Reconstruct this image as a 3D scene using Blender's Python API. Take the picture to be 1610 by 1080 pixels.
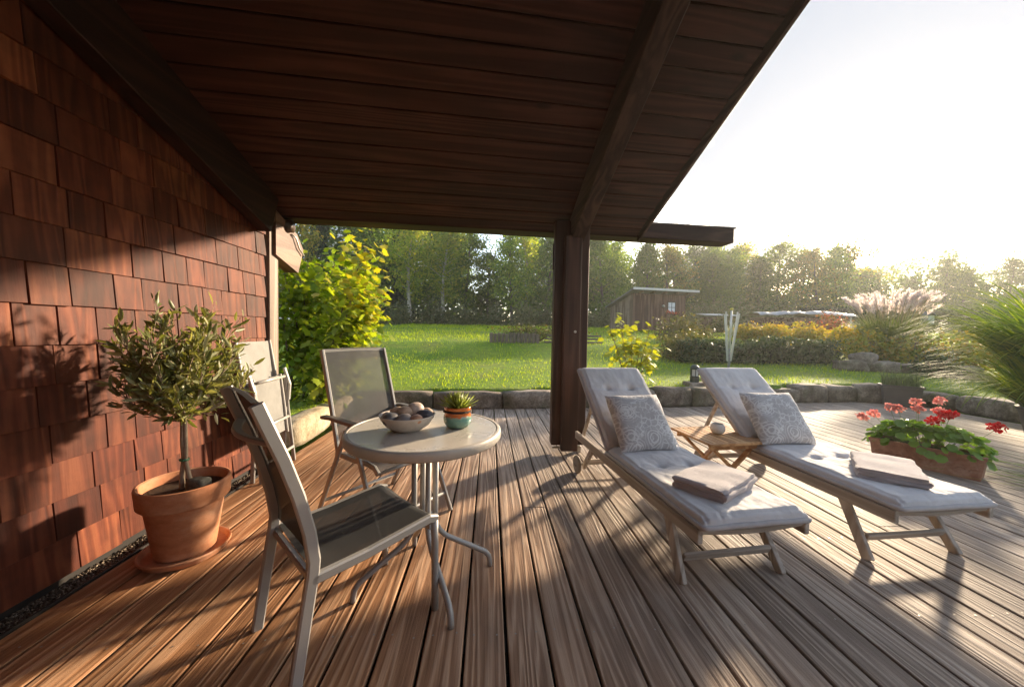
import bpy, bmesh, math, random
import numpy as np
from mathutils import Vector, Matrix, Euler, Quaternion
from mathutils import noise as mnoise
for o in list(bpy.data.objects): bpy.data.objects.remove(o, do_unlink=True)
random.seed(7); RNG = np.random.default_rng(7)
SC = bpy.context.scene; COL = SC.collection; rad = math.radians

# ------------------------------------------------------------------ camera, sky, sun, exposure
cd = bpy.data.cameras.new('camera'); CAM = bpy.data.objects.new('camera', cd); COL.objects.link(CAM)
cd.sensor_width = 36; cd.sensor_fit = 'HORIZONTAL'; cd.lens = 12.52; cd.clip_start = .02; cd.clip_end = 900
CAM.matrix_world = (Matrix.Translation((0, 0, 1.22)) @ Matrix.Rotation(rad(-3.61), 4, 'Z')
                    @ Matrix.Rotation(rad(90 - 1.98), 4, 'X') @ Matrix.Rotation(rad(1.014), 4, 'Z'))
SC.camera = CAM
CLOUD_OFF = 7.2; SUN_AZ, SUN_EL = 48.8, 14.5          # azimuth from +Y towards +X
w = bpy.data.worlds.new('World'); SC.world = w; w.use_nodes = True
nt = w.node_tree; nt.nodes.clear()
out = nt.nodes.new('ShaderNodeOutputWorld'); bg = nt.nodes.new('ShaderNodeBackground')
sky = nt.nodes.new('ShaderNodeTexSky'); sky.sky_type = 'NISHITA'; sky.sun_disc = False
sky.sun_elevation = rad(SUN_EL); sky.sun_rotation = rad(SUN_AZ)
sky.air_density = 1.0; sky.dust_density = 1.6; sky.ozone_density = 1.0
tcw = nt.nodes.new('ShaderNodeTexCoord'); sep = nt.nodes.new('ShaderNodeSeparateXYZ')
nt.links.new(tcw.outputs['Generated'], sep.inputs[0])
def wm(op, a, b=None):
    n = nt.nodes.new('ShaderNodeMath'); n.operation = op
    for i, x in enumerate((a, b)):
        if x is None: continue
        if isinstance(x, (int, float)): n.inputs[i].default_value = x
        else: nt.links.new(x, n.inputs[i])
    return n.outputs[0]
zz = wm('ADD', wm('MAXIMUM', sep.outputs[2], 0.0), .22)
cmb = nt.nodes.new('ShaderNodeCombineXYZ')
nt.links.new(wm('DIVIDE', sep.outputs[0], zz), cmb.inputs[0]); nt.links.new(wm('DIVIDE', sep.outputs[1], zz), cmb.inputs[1])
cn = nt.nodes.new('ShaderNodeTexNoise'); cn.inputs['Scale'].default_value = 1.9; cn.inputs['Detail'].default_value = 4.0
cn.inputs['Roughness'].default_value = .55; cn.inputs['Distortion'].default_value = .55
cmap = nt.nodes.new('ShaderNodeMapping'); cmap.inputs['Location'].default_value = (CLOUD_OFF, 2.3, 0); cmap.inputs['Rotation'].default_value = (0, 0, rad(-35)); cmap.inputs['Scale'].default_value = (1., .6, 1.)
nt.links.new(cmb.outputs[0], cmap.inputs[0]); nt.links.new(cmap.outputs[0], cn.inputs['Vector'])
cr = nt.nodes.new('ShaderNodeValToRGB'); cr.color_ramp.elements[0].position = .36; cr.color_ramp.elements[1].position = .56
nt.links.new(cn.outputs[0], cr.inputs[0])
mx = nt.nodes.new('ShaderNodeMixRGB'); mx.inputs[2].default_value = (.92, 1.02, 1.18, 1)
nt.links.new(wm('MULTIPLY', cr.outputs[0], .97), mx.inputs[0]); nt.links.new(sky.outputs[0], mx.inputs[1])
nt.links.new(mx.outputs[0], bg.inputs[0]); bg.inputs[1].default_value = .15
nt.links.new(bg.outputs[0], out.inputs[0])
sd = bpy.data.lights.new('sun', 'SUN'); sd.energy = 3.3; sd.angle = rad(3.0); sd.color = (1.0, .80, .56)
SUN = bpy.data.objects.new('sun', sd); COL.objects.link(SUN)
sv = Vector((math.sin(rad(SUN_AZ)) * math.cos(rad(SUN_EL)), math.cos(rad(SUN_AZ)) * math.cos(rad(SUN_EL)), math.sin(rad(SUN_EL))))
SUN.rotation_euler = sv.to_track_quat('Z', 'Y').to_euler(); SUN.location = sv * 60
SC.view_settings.view_transform = 'Standard'; SC.view_settings.look = 'None'
SC.view_settings.gamma = 1.0; SC.view_settings.use_curve_mapping = False
SC.view_settings.exposure = 2.05
SC.render.engine = 'CYCLES'; SC.cycles.use_denoising = True
SC.cycles.max_bounces = 6; SC.cycles.diffuse_bounces = 3; SC.cycles.glossy_bounces = 2; SC.cycles.transmission_bounces = 3; SC.cycles.transparent_max_bounces = 6; SC.cycles.volume_bounces = 0
SC.cycles.use_adaptive_sampling = True; SC.cycles.adaptive_threshold = .02
SC.cycles.caustics_reflective = False; SC.cycles.caustics_refractive = False

# ------------------------------------------------------------------ helpers
def V(*a): return Vector(a if len(a) > 1 else a[0])
class MB:
    """collects shapes, builds ONE mesh object"""
    def __init__(s): s.v = []; s.f = []
    def add(s, vs, fs, M=None):
        n = len(s.v)
        s.v += [tuple(M @ Vector(p)) if M else tuple(p) for p in vs]
        s.f += [tuple(i + n for i in f) for f in fs]; return s
    def box(s, c, d, b=0., R=None):
        h = [x / 2 for x in d]; b = min(b, min(h) * .9)
        vs = []; idx = {}
        for sx in (-1, 1):
            for sy in (-1, 1):
                for sz in (-1, 1):
                    sg = (sx, sy, sz)
                    for a in range(3):
                        p = [sg[i] * (h[i] if i == a else h[i] - b) for i in range(3)]
                        idx[(sg, a)] = len(vs); vs.append(p)
        fs = []
        for a in range(3):
            for sn in (-1, 1):
                o = [i for i in range(3) if i != a]; q = []
                for (p, r) in ((-1, -1), (1, -1), (1, 1), (-1, 1)):
                    g = [0, 0, 0]; g[a] = sn; g[o[0]] = p; g[o[1]] = r; q.append(idx[(tuple(g), a)])
                fs.append(q)
        if b > 0:
            for a in range(3):
                o = [i for i in range(3) if i != a]
                for p in (-1, 1):
                    for r in (-1, 1):
                        g0 = [0, 0, 0]; g0[o[0]] = p; g0[o[1]] = r; g1 = list(g0); g0[a] = -1; g1[a] = 1
                        g0, g1 = tuple(g0), tuple(g1)
                        fs.append([idx[(g0, o[0])], idx[(g1, o[0])], idx[(g1, o[1])], idx[(g0, o[1])]])
            for sx in (-1, 1):
                for sy in (-1, 1):
                    for sz in (-1, 1): fs.append([idx[((sx, sy, sz), a)] for a in range(3)])
        ff = []
        for f in fs:
            P = [Vector(vs[i]) for i in f]; n = (P[1] - P[0]).cross(P[2] - P[0])
            ct = sum(P, Vector()) / len(P)
            ff.append(f if n.dot(ct) > 0 else f[::-1])
        M = Matrix.Translation(c) @ (R.to_4x4() if R is not None else Matrix.Identity(4))
        return s.add(vs, ff, M)
    def bar(s, p0, p1, wd, ht, up=(0, 0, 1), b=.003):
        p0, p1 = Vector(p0), Vector(p1); d = p1 - p0; L = d.length; y = d / L
        x = y.cross(Vector(up)).normalized(); z = x.cross(y)
        R = Matrix((x, y, z)).transposed()
        return s.box((p0 + p1) / 2, (wd, L, ht), b, R)
    def tube(s, pts, r, n=8, cap=True):
        pts = [Vector(p) for p in pts]; N = len(pts); rs = r if isinstance(r, (list, tuple)) else [r] * N
        vs = []; fs = []; t0 = (pts[1] - pts[0]).normalized()
        u = t0.orthogonal().normalized()
        for i, p in enumerate(pts):
            t = (pts[min(i + 1, N - 1)] - pts[max(i - 1, 0)]).normalized()
            u = (u - t * u.dot(t)).normalized(); v = t.cross(u)
            for k in range(n):
                a = 2 * math.pi * k / n; vs.append(p + (u * math.cos(a) + v * math.sin(a)) * rs[i])
        for i in range(N - 1):
            for k in range(n):
                k2 = (k + 1) % n; fs.append((i * n + k, i * n + k2, (i + 1) * n + k2, (i + 1) * n + k))
        if cap: fs.append(tuple(range(n))[::-1]); fs.append(tuple(range((N - 1) * n, N * n)))
        return s.add(vs, fs)
    def rect(s, pts, wd, ht, side=(1, 0, 0)):
        """square-section profile swept along pts; side = fixed width axis"""
        pts = [Vector(p) for p in pts]; sd_ = Vector(side).normalized(); vs = []; fs = []; N = len(pts); b = min(wd, ht) * .22
        for i, p in enumerate(pts):
            t = (pts[min(i + 1, N - 1)] - pts[max(i - 1, 0)]).normalized(); n_ = sd_.cross(t).normalized()
            a, c = wd / 2, ht / 2
            for (x, y) in ((a, -c + b), (a, c - b), (a - b, c), (-a + b, c), (-a, c - b), (-a, -c + b), (-a + b, -c), (a - b, -c)):
                vs.append(p + sd_ * x + n_ * y)
        for i in range(N - 1):
            for k in range(8):
                k2 = (k + 1) % 8; fs.append((i * 8 + k, (i + 1) * 8 + k, (i + 1) * 8 + k2, i * 8 + k2))
        fs.append(tuple(range(8))); fs.append(tuple(range((N - 1) * 8, N * 8))[::-1])
        return s.add(vs, fs)
    def lathe(s, prof, n=32, M=None, cap=False):
        vs = []; fs = []; N = len(prof)
        for (r, z) in prof:
            for k in range(n): a = 2 * math.pi * k / n; vs.append((r * math.cos(a), r * math.sin(a), z))
        for i in range(N - 1):
            for k in range(n):
                k2 = (k + 1) % n; fs.append((i * n + k, i * n + k2, (i + 1) * n + k2, (i + 1) * n + k))
        if cap: fs.append(tuple(range(n))[::-1]); fs.append(tuple(range((N - 1) * n, N * n)))
        return s.add(vs, fs, M)
    def grid(s, fn, nu, nv, close_u=False):
        vs = [fn(i / (nu if close_u else nu - 1), j / (nv - 1)) for j in range(nv) for i in range(nu)]; fs = []
        for j in range(nv - 1):
            for i in range(nu if close_u else nu - 1):
                i2 = (i + 1) % nu; fs.append((j * nu + i, j * nu + i2, (j + 1) * nu + i2, (j + 1) * nu + i))
        return s.add(vs, fs)
    def obj(s, name, mat, parent=None, smooth=False, fix=False):
        me = bpy.data.meshes.new(name); me.from_pydata(s.v, [], s.f)
        if fix:
            bm = bmesh.new(); bm.from_mesh(me); bmesh.ops.recalc_face_normals(bm, faces=bm.faces); bm.to_mesh(me); bm.free()
        if smooth: me.polygons.foreach_set('use_smooth', [True] * len(me.polygons))
        me.update(); return link(name, me, mat, parent)
def link(name, me, mat, parent=None):
    o = bpy.data.objects.new(name, me); COL.objects.link(o)
    if mat is not None and len(me.materials) == 0: me.materials.append(mat)
    if parent is not None: o.parent = parent
    return o
def autosmooth(o, ang=40):
    me = o.data; me.polygons.foreach_set('use_smooth', [True] * len(me.polygons))
    bm = bmesh.new(); bm.from_mesh(me); c = math.cos(rad(ang))
    for e in bm.edges:
        if len(e.link_faces) == 2: e.smooth = e.link_faces[0].normal.dot(e.link_faces[1].normal) > c
        else: e.smooth = False
    bm.to_mesh(me); bm.free(); return o
def tag(o, label=None, cat=None, group=None, kind=None):
    if label: o['label'] = label
    if cat: o['category'] = cat
    if group: o['group'] = group
    if kind: o['kind'] = kind
    return o
def thing(name, label, cat, loc=(0, 0, 0), rz=0., group=None):
    o = bpy.data.objects.new(name, None); COL.objects.link(o); o.empty_display_size = .1
    o.location = loc; o.rotation_euler = (0, 0, rz); return tag(o, label, cat, group)
def copytree(o, parent=None):
    c = o.copy(); COL.objects.link(c); c.parent = parent
    for ch in o.children: copytree(ch, c)
    return c
def fast_mesh(name, P, F):
    """P (n,3) array, F (m,k) array of equal polygons"""
    me = bpy.data.meshes.new(name); P = np.asarray(P, np.float32); F = np.asarray(F, np.int32); m, k = F.shape
    me.vertices.add(len(P)); me.vertices.foreach_set('co', P.ravel())
    me.loops.add(m * k); me.loops.foreach_set('vertex_index', F.ravel())
    me.polygons.add(m); me.polygons.foreach_set('loop_start', np.arange(0, m * k, k, dtype=np.int32))
    me.polygons.foreach_set('loop_total', np.full(m, k, np.int32)); me.update(calc_edges=True); return me
def unit(a): return a / np.maximum(np.linalg.norm(a, axis=-1, keepdims=True), 1e-9)
def leaves(P, D, N, S, tv, tf):
    """place leaf template tv (k,3: along, side, normal) at P, direction D, normal hint N, size S -> verts, faces"""
    P = np.asarray(P, float); D = unit(np.asarray(D, float)); sd_ = unit(np.cross(D, N)); nn = np.cross(sd_, D)
    tv = np.asarray(tv, float); S = np.asarray(S, float).reshape(-1, 1, 1)
    W = P[:, None, :] + S * (tv[None, :, 0:1] * D[:, None, :] + tv[None, :, 1:2] * sd_[:, None, :] + tv[None, :, 2:3] * nn[:, None, :])
    k = len(tv); tf = np.asarray(tf); F = (np.arange(len(P)) * k)[:, None, None] + tf[None]
    return W.reshape(-1, 3), F.reshape(-1, tf.shape[1])
T_RHOMB = ([(0, 0, 0), (.5, .32, .08), (1, 0, -.03), (.5, -.32, .08)], [(0, 1, 2, 3)])
T_LANCE = ([(0, 0, 0), (.3, .13, .03), (.7, .11, .02), (1, 0, -.06), (.7, -.11, .02), (.3, -.13, .03)], [(0, 1, 2), (0, 2, 3), (0, 3, 4), (0, 4, 5)])
_mp = [(0, .04), (-.08, .36), (.16, .30), (.24, .56), (.42, .36), (.62, .44), (.64, .24), (1, 0), (.64, -.24), (.62, -.44), (.42, -.36), (.24, -.56), (.16, -.30), (-.08, -.36), (0, -.04)]
T_MAPLE = ([(.36, 0, .0)] + [(a, b, -.10 * abs(b) - .08 * a * a) for a, b in _mp], [(0, i, i + 1) for i in range(1, len(_mp))] + [(0, len(_mp), 1)])
_gr = [(.5 + .5 * (1 + .06 * math.cos(7 * t)) * math.cos(t + math.pi), .5 * (1 + .06 * math.cos(7 * t)) * math.sin(t + math.pi)) for t in [2 * math.pi * i / 14 for i in range(14)]]
T_ROUND = ([(.42, 0, -.09)] + [(a, b, .10 * ((a - .5) ** 2 + b * b) * 4 * (.6 + .4 * math.cos(i * 2.2))) for i, (a, b) in enumerate(_gr)], [(0, i, i % 14 + 1) for i in range(1, 15)])
def rdir(n, zbias=0.):
    d = RNG.normal(size=(n, 3)); d[:, 2] += zbias; return unit(d)
def blades(base, az, L, W, lean, droop, nseg=7, fold=0.):
    """arching ribbon leaves -> verts, quads"""
    n = len(base); t = np.linspace(0, 1, nseg + 1)
    az = np.asarray(az); h = np.stack([np.cos(az), np.sin(az), 0 * az], 1); sdv = np.stack([-np.sin(az), np.cos(az), 0 * az], 1)
    ang = lean[:, None] + droop[:, None] * t[None] ** 1.6             # angle from vertical
    st = (L / nseg)[:, None]
    hx = np.concatenate([np.zeros((n, 1)), np.cumsum(np.sin(ang[:, :-1]) * st, 1)], 1)
    hz = np.concatenate([np.zeros((n, 1)), np.cumsum(np.cos(ang[:, :-1]) * st, 1)], 1)
    C = base[:, None, :] + hx[..., None] * h[:, None, :] + hz[..., None] * np.array([0, 0, 1.])
    wd = (W[:, None] * np.clip(np.minimum(.55 + 2 * t, 1.08 * (1 - t ** 2.2)), .03, 1)[None])[..., None] * sdv[:, None, :] * .5
    P = np.stack([C - wd, C + wd], 2).reshape(-1, 3)
    b = (np.arange(n) * (nseg + 1) * 2)[:, None] + (np.arange(nseg) * 2)[None]
    F = np.stack([b, b + 1, b + 3, b + 2], -1).reshape(-1, 4); return P, F

# ------------------------------------------------------------------ materials
class NT:
    def __init__(s, name):
        s.m = bpy.data.materials.new(name); s.m.use_nodes = True; s.t = s.m.node_tree; s.t.nodes.clear()
        s.out = s.n('OutputMaterial')
    def n(s, ty, **kw):
        x = s.t.nodes.new('ShaderNode' + ty)
        for k, v in kw.items():
            if k.startswith('_'): setattr(x, k[1:], v)
            else: s.set(x, k.replace('__', ' '), v)
        return x
    def set(s, x, k, v):
        i = x.inputs[int(k[1:])] if k[0] == 'i' and k[1:].isdigit() else x.inputs[k]
        if isinstance(v, bpy.types.NodeSocket): s.t.links.new(v, i)
        elif isinstance(v, bpy.types.Node): s.t.links.new(v.outputs[0], i)
        else:
            if isinstance(v, tuple) and len(v) == 3 and i.type == 'RGBA': v = v + (1,)
            i.default_value = v
    def math(s, op, a, b=0., c=0.):
        x = s.n('Math', _operation=op); s.set(x, 'i0', a); s.set(x, 'i1', b)
        if op in ('MULTIPLY_ADD',): s.set(x, 'i2', c)
        return x.outputs[0]
    def vm(s, op, a, b=(0, 0, 0)):
        x = s.n('VectorMath', _operation=op); s.set(x, 'i0', a)
        if op == 'SCALE': s.set(x, 'Scale', b)
        else: s.set(x, 'i1', b)
        return x.outputs[0]
    def mix(s, f, a, b, mode='MIX'):
        x = s.n('MixRGB', _blend_type=mode); s.set(x, 'i0', f); s.set(x, 'i1', a); s.set(x, 'i2', b); return x.outputs[0]
    def ramp(s, f, stops, interp='LINEAR'):
        x = s.n('ValToRGB'); r = x.color_ramp; r.interpolation = interp
        while len(r.elements) < len(stops): r.elements.new(.5)
        for e, (p, c) in zip(r.elements, stops):
            e.position = p; e.color = (c + (1,)) if isinstance(c, tuple) else (c, c, c, 1)
        s.set(x, 'i0', f); return x.outputs[0]
    def noise(s, vec, scale, detail=3, rough=.55, dist=0.):
        return s.n('TexNoise', Vector=vec, Scale=scale, Detail=detail, Roughness=rough, Distortion=dist).outputs[0]
    def obj(s): return s.n('TexCoord').outputs['Object']
    def rand(s): return s.n('ObjectInfo').outputs['Random']
    def scale(s, vec, sc): return s.vm('MULTIPLY', vec, sc)
    def bump(s, h, st=.3, d=.01): return s.n('Bump', Strength=st, Distance=d, Height=h).outputs[0]
    def pbr(s, col, rough=.6, normal=None, spec=.4, metal=0., **kw):
        p = s.n('BsdfPrincipled', Roughness=rough, Metallic=metal); s.set(p, 'Base Color', col); s.set(p, 'Specular IOR Level', spec)
        if normal is not None: s.set(p, 'Normal', normal)
        for k, v in kw.items(): s.set(p, k.replace('_', ' '), v)
        s.t.links.new(p.outputs[0], s.out.inputs[0]); return s.m
def wood(name, dark, mid, light, axis=1, rings=9., freq=6., stretch=.07, rough=.65, bump=.35, vary=.35, knots=True, spec=.3, extra=None, fibre=90.):
    s = NT(name); o = s.obj(); r = s.rand()
    off = s.n('CombineXYZ', X=s.math('MULTIPLY', r, 37.), Y=s.math('MULTIPLY', r, 91.), Z=s.math('MULTIPLY', r, 53.)).outputs[0]
    sc = [1., 1., 1.]; sc[axis] = stretch
    p = s.vm('ADD', s.scale(o, tuple(sc)), off)
    a = s.noise(p, freq, 2.5, .5, .35)
    ring = s.math('SINE', s.math('MULTIPLY', a, rings * 6.283))
    ring = s.math('MULTIPLY_ADD', ring, .5, .5)
    ring = s.math('POWER', ring, 1.6)
    sc2 = [1., 1., 1.]; sc2[axis] = .018
    fib = s.noise(s.vm('ADD', s.scale(o, tuple(sc2)), off), fibre, 4, .6)
    g = s.math('ADD', s.math('MULTIPLY', ring, .55), s.math('MULTIPLY', fib, .5))
    col = s.ramp(g, [(.18, dark), (.48, mid), (.85, light)])
    big = s.noise(s.vm('ADD', o, off), 2.3, 3)
    col = s.mix(.55, col, s.ramp(big, [(.3, .55), (.7, 1.15)]), 'MULTIPLY')
    if knots:
        kc = [1., 1., 1.]; kc[axis] = .45
        vo = s.n('TexVoronoi', Vector=s.vm('ADD', s.scale(o, tuple(kc)), off), Scale=2.6, Randomness=1.)
        kd = s.ramp(vo.outputs['Distance'], [(.035, 1.), (.085, .0)])
        col = s.mix(s.math('MULTIPLY', kd, .75), col, tuple(c * .35 for c in dark))
    v = s.ramp(r, [(0., 1 - vary), (1., 1 + vary)])
    col = s.mix(1., col, v, 'MULTIPLY')
    if extra: col = extra(s, col, o, off)
    h = s.math('ADD', s.math('MULTIPLY', ring, .6), s.math('MULTIPLY', fib, .8))
    return s.pbr(col, rough, s.bump(h, bump, .004), spec)
def plain(name, col, rough=.5, metal=0., var=.12, sc=8., bump=.1, spec=.4, bs=60., bd=.002):
    s = NT(name); o = s.obj()
    n1 = s.noise(o, sc, 4); c = s.mix(1., col, s.ramp(n1, [(.25, 1 - var), (.75, 1 + var)]), 'MULTIPLY')
    n2 = s.noise(o, bs, 3)
    return s.pbr(c, rough, s.bump(n2, bump, bd), spec, metal)
def leafmat(name, cols, trans=.4, tcol=None, rough=.5, spec=.3, big=0.):
    s = NT(name); isl = s.n('NewGeometry').outputs['Random Per Island']
    k = len(cols); c = s.ramp(isl, [(i / max(k - 1, 1), cc) for i, cc in enumerate(cols)])
    if big:
        c = s.mix(big, c, s.ramp(s.noise(s.obj(), .7, 3), [(.3, .55), (.7, 1.3)]), 'MULTIPLY')
    rr = s.rand(); c = s.mix(1., c, s.ramp(rr, [(0., .8), (1., 1.2)]), 'MULTIPLY')
    p = s.n('BsdfPrincipled', Roughness=rough); s.set(p, 'Base Color', c); s.set(p, 'Specular IOR Level', spec)
    t = s.n('BsdfTranslucent'); s.set(t, 'Color', s.mix(1., c, tcol or (1.5, 1.45, .6), 'MULTIPLY'))
    m = s.n('MixShader'); s.set(m, 'i0', trans); s.set(m, 'i1', p.outputs[0]); s.set(m, 'i2', t.outputs[0])
    s.t.links.new(m.outputs[0], s.out.inputs[0]); return s.m
def terrain(x, y):
    z = np.interp(y, [-5, 3.6, 5.4, 8, 9.4, 10.7, 13, 20, 28, 60, 120, 400], [.10, .22, .25, .38, .48, .84, 1.0, 1.38, 1.6, 2.4, 4, 8])
    return z
# ------------------------------------------------------------------ setting: terrain, deck, kerb, house
def weather(s, col, o, off):
    # boards out in the rain have greyed; boards under the roof kept their warm oil
    x = s.n('SeparateXYZ', Vector=s.n('NewGeometry').outputs['Position']).outputs
    f = s.math('ADD', s.math('MULTIPLY', x[0], .36), s.math('MULTIPLY', x[1], .17))
    f = s.math('ADD', f, s.math('MULTIPLY', s.noise(o, 1.3, 3), .55))
    f = s.ramp(f, [(.34, 0.), (1.2, 1.)])
    hsv = s.n('HueSaturation', Hue=.512, Saturation=.50, Value=.90); s.set(hsv, 'Color', col)
    col = s.mix(f, col, hsv.outputs[0])
    st = s.noise(s.vm('ADD', s.scale(o, (6., 1.2, 1.)), off), 1.6, 4, .6)
    return s.mix(.6, col, s.ramp(st, [(.34, .70), (.56, 1.06)]), 'MULTIPLY')
M_DECK = wood('deck_wood', (.275, .128, .058), (.415, .212, .106), (.50, .295, .172), 1, 14., 6., .045, .70, .9, .15, True, .22, weather, 120.)
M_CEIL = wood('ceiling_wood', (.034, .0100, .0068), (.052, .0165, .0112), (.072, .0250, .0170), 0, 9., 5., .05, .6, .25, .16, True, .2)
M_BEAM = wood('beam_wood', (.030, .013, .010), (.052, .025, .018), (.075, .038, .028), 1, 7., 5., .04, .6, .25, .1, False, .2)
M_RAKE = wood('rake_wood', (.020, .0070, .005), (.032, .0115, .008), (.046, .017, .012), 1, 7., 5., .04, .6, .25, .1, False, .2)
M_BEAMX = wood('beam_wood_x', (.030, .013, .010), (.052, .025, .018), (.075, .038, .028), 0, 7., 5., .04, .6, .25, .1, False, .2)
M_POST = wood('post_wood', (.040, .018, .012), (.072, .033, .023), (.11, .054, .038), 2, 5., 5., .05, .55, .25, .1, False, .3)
def shingle_tint(s, col, o, off):
    r = s.rand(); r2 = s.math('FRACT', s.math('MULTIPLY', r, 17.3))
    col = s.mix(.8, col, s.ramp(r2, [(0., (.62, .42, .38)), (.35, (.95, .80, .75)), (.7, (1.15, 1.05, 1.0)), (1., (1.45, 1.5, 1.35))]), 'MULTIPLY')
    d = s.noise(s.vm('ADD', o, off), 5., 4, .6)
    return s.mix(.7, col, s.ramp(d, [(.33, .5), (.6, 1.1)]), 'MULTIPLY')
M_SHING = wood('cedar_shingle', (.078, .0185, .0085), (.122, .0310, .0138), (.160, .0480, .0215), 2, 9., 6., .045, .6, .45, .25, False, .2, shingle_tint, 70.)
M_DARK = plain('dark_paint', (.018, .014, .012), .7)
M_BOARD = wood('corner_wood', (.16, .11, .085), (.26, .19, .15), (.36, .28, .23), 2, 5., 6., .05, .5, .3, .1, False)

KERB = [(-2.02, 5.32), (-1.4, 5.38), (-.66, 5.44), (1.02, 5.62), (2.7, 5.66), (3.8, 5.78), (5.4, 6.08), (7.0, 6.25), (7.65, 6.12), (7.95, 5.6), (7.95, 4.9), (7.8, 4.0), (7.6, 2.6), (7.5, 0.5), (7.5, -3)]
KX = [k[0] for k in KERB[:9]]; KY = [k[1] for k in KERB[:9]]
def kerb_y(x): return float(np.interp(x, KX, KY))
DPOLY = [(-1.98, -3.4), (-1.98, 5.45), (-1.4, 5.52), (-.66, 5.58), (1.5, 5.80), (2.7, 5.82), (3.8, 5.95), (5.4, 6.25), (7.0, 6.44), (7.75, 6.30), (8.14, 5.66), (8.14, 4.9), (7.98, 4.0), (7.78, 2.6), (7.65, -3.4)]
def in_poly(x, y):
    r = False; n_ = len(DPOLY)
    for i in range(n_):
        (x1, y1), (x2, y2) = DPOLY[i], DPOLY[(i + 1) % n_]
        if (y1 > y) != (y2 > y) and x < (x2 - x1) * (y - y1) / (y2 - y1) + x1: r = not r
    return r
# terrain: one sheet to the horizon, dropped under the deck and the house
gx = np.concatenate([np.linspace(-400, -30, 14), np.linspace(-28, -4, 25), np.arange(-3.6, 9.01, .18), np.linspace(9.5, 30, 42), np.linspace(33, 400, 20)])
gy = np.concatenate([np.linspace(-60, -6, 8), np.arange(-4, 14.01, .18), np.linspace(14.5, 34, 40), np.linspace(37, 100, 18), np.linspace(130, 700, 8)])
GX, GY = np.meshgrid(gx, gy); GZ = terrain(GX, GY)
for i in range(GZ.shape[0]):
    for j in range(GZ.shape[1]):
        x, y = GX[i, j], GY[i, j]
        n_ = mnoise.noise((x * .35, y * .35, 0)) * .06 + mnoise.noise((x * 1.3, y * 1.3, 3)) * .02
        GZ[i, j] += n_ * min(1, max(0, (y - 6.5) / 3))
        inside = in_poly(x, y) or (x <= -1.95 and y < 3.62 and x > -12)
        if inside: GZ[i, j] = -.35
s = NT('lawn'); o_ = s.obj()
n1 = s.noise(o_, .5, 4); n2 = s.noise(o_, 9., 4, .65); n3 = s.noise(o_, 60., 3)
c = s.ramp(n1, [(.3, (.10, .19, .014)), (.5, (.16, .255, .020)), (.72, (.23, .30, .03))])
c = s.mix(s.ramp(s.noise(o_, 1.4, 4), [(.5, 0.), (.72, .7)]), c, (.22, .24, .05)); c = s.mix(.7, c, s.ramp(n2, [(.3, .6), (.7, 1.3)]), 'MULTIPLY')
M_LAWN = s.pbr(c, .8, s.bump(s.math('ADD', n2, n3), .8, .04), .2)
b = MB(); b.v = [tuple(p) for p in np.stack([GX, GY, GZ], -1).reshape(-1, 3)]; nx = len(gx)
b.f = [(j * nx + i, j * nx + i + 1, (j + 1) * nx + i + 1, (j + 1) * nx + i) for j in range(len(gy) - 1) for i in range(nx - 1)]
tag(b.obj('lawn', M_LAWN, None, True), 'green sloping lawn behind the stone kerb', None, None, 'structure')
# grass blades
def in_deck(x, y): return ((x > -2.1) & (x < 7.9) & (y < np.interp(x, KX, KY) + .26)) | ((x > 7.4) & (x < 8.35) & (y < 6.2))
n = 120000; yy = 2.5 + 25 * RNG.random(n) ** 2.0; xx = -3.2 - .1 * yy + RNG.random(n) * (yy * 1.9 + 6)
k = ~in_deck(xx, yy); xx, yy = xx[k], yy[k]; n = len(xx)
sz = (.024 + .0046 * yy) * (.6 + .8 * RNG.random(n)) * (1 + .5 * np.array([mnoise.noise((a * .8, c_ * .8, 5)) for a, c_ in zip(xx, yy)]))
zt = terrain(xx, yy) - .015
P, F = blades(np.stack([xx, yy, zt], 1), RNG.random(n) * 6.283, sz, .10 * sz + .002 + .0004 * yy, .15 + .5 * RNG.random(n), .5 + RNG.random(n), 2)
M_GRASS = leafmat('grass_blade', [(.15, .24, .014), (.23, .33, .02), (.32, .40, .028), (.42, .45, .05)], .55, (1.5, 1.45, .45), .55, .2)
tag(link('grass', fast_mesh('grass', P, F), M_GRASS), 'short sunlit grass covering the sloping lawn', 'grass', None, 'stuff')

# deck
b = MB()
for yj in np.arange(-2.2, 5.4, .6): b.box((2.9, yj, -.10), (9.3, .06, .09))
b.box((2.9, 1.4, -.20), (9.6, 8.4, .02))
DECK = tag(b.obj('deck', M_DARK), 'weathered timber deck of long grooved boards', None, None, 'structure')
PITCH = .1628
for k in range(-12, 47):
    x0 = .0838 + PITCH * k; xc = x0 + PITCH / 2; y1 = kerb_y(xc) + .03; y0 = -2.4
    wdt = PITCH - .0125
    cuts = [y0, y1]
    if k in (1, 9, 15, 22, 27, 33, 38): cuts = [y0, y0 + (y1 - y0) * (.40 + .35 * random.random()), y1]
    for a_, c_ in zip(cuts[:-1], cuts[1:]):
        L = c_ - a_ - .004; m = MB(); m.box((0, 0, 0), (wdt, L, .028), .0035)
        o = m.obj('deck_board', M_DECK, DECK)
        o.location = (xc + random.uniform(-.0015, .0015), (a_ + c_) / 2, -.014 + random.uniform(-.0012, .0012)); o.rotation_euler = (0, rad(random.uniform(-.25, .25)), 0)
sm_ = MB()
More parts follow.
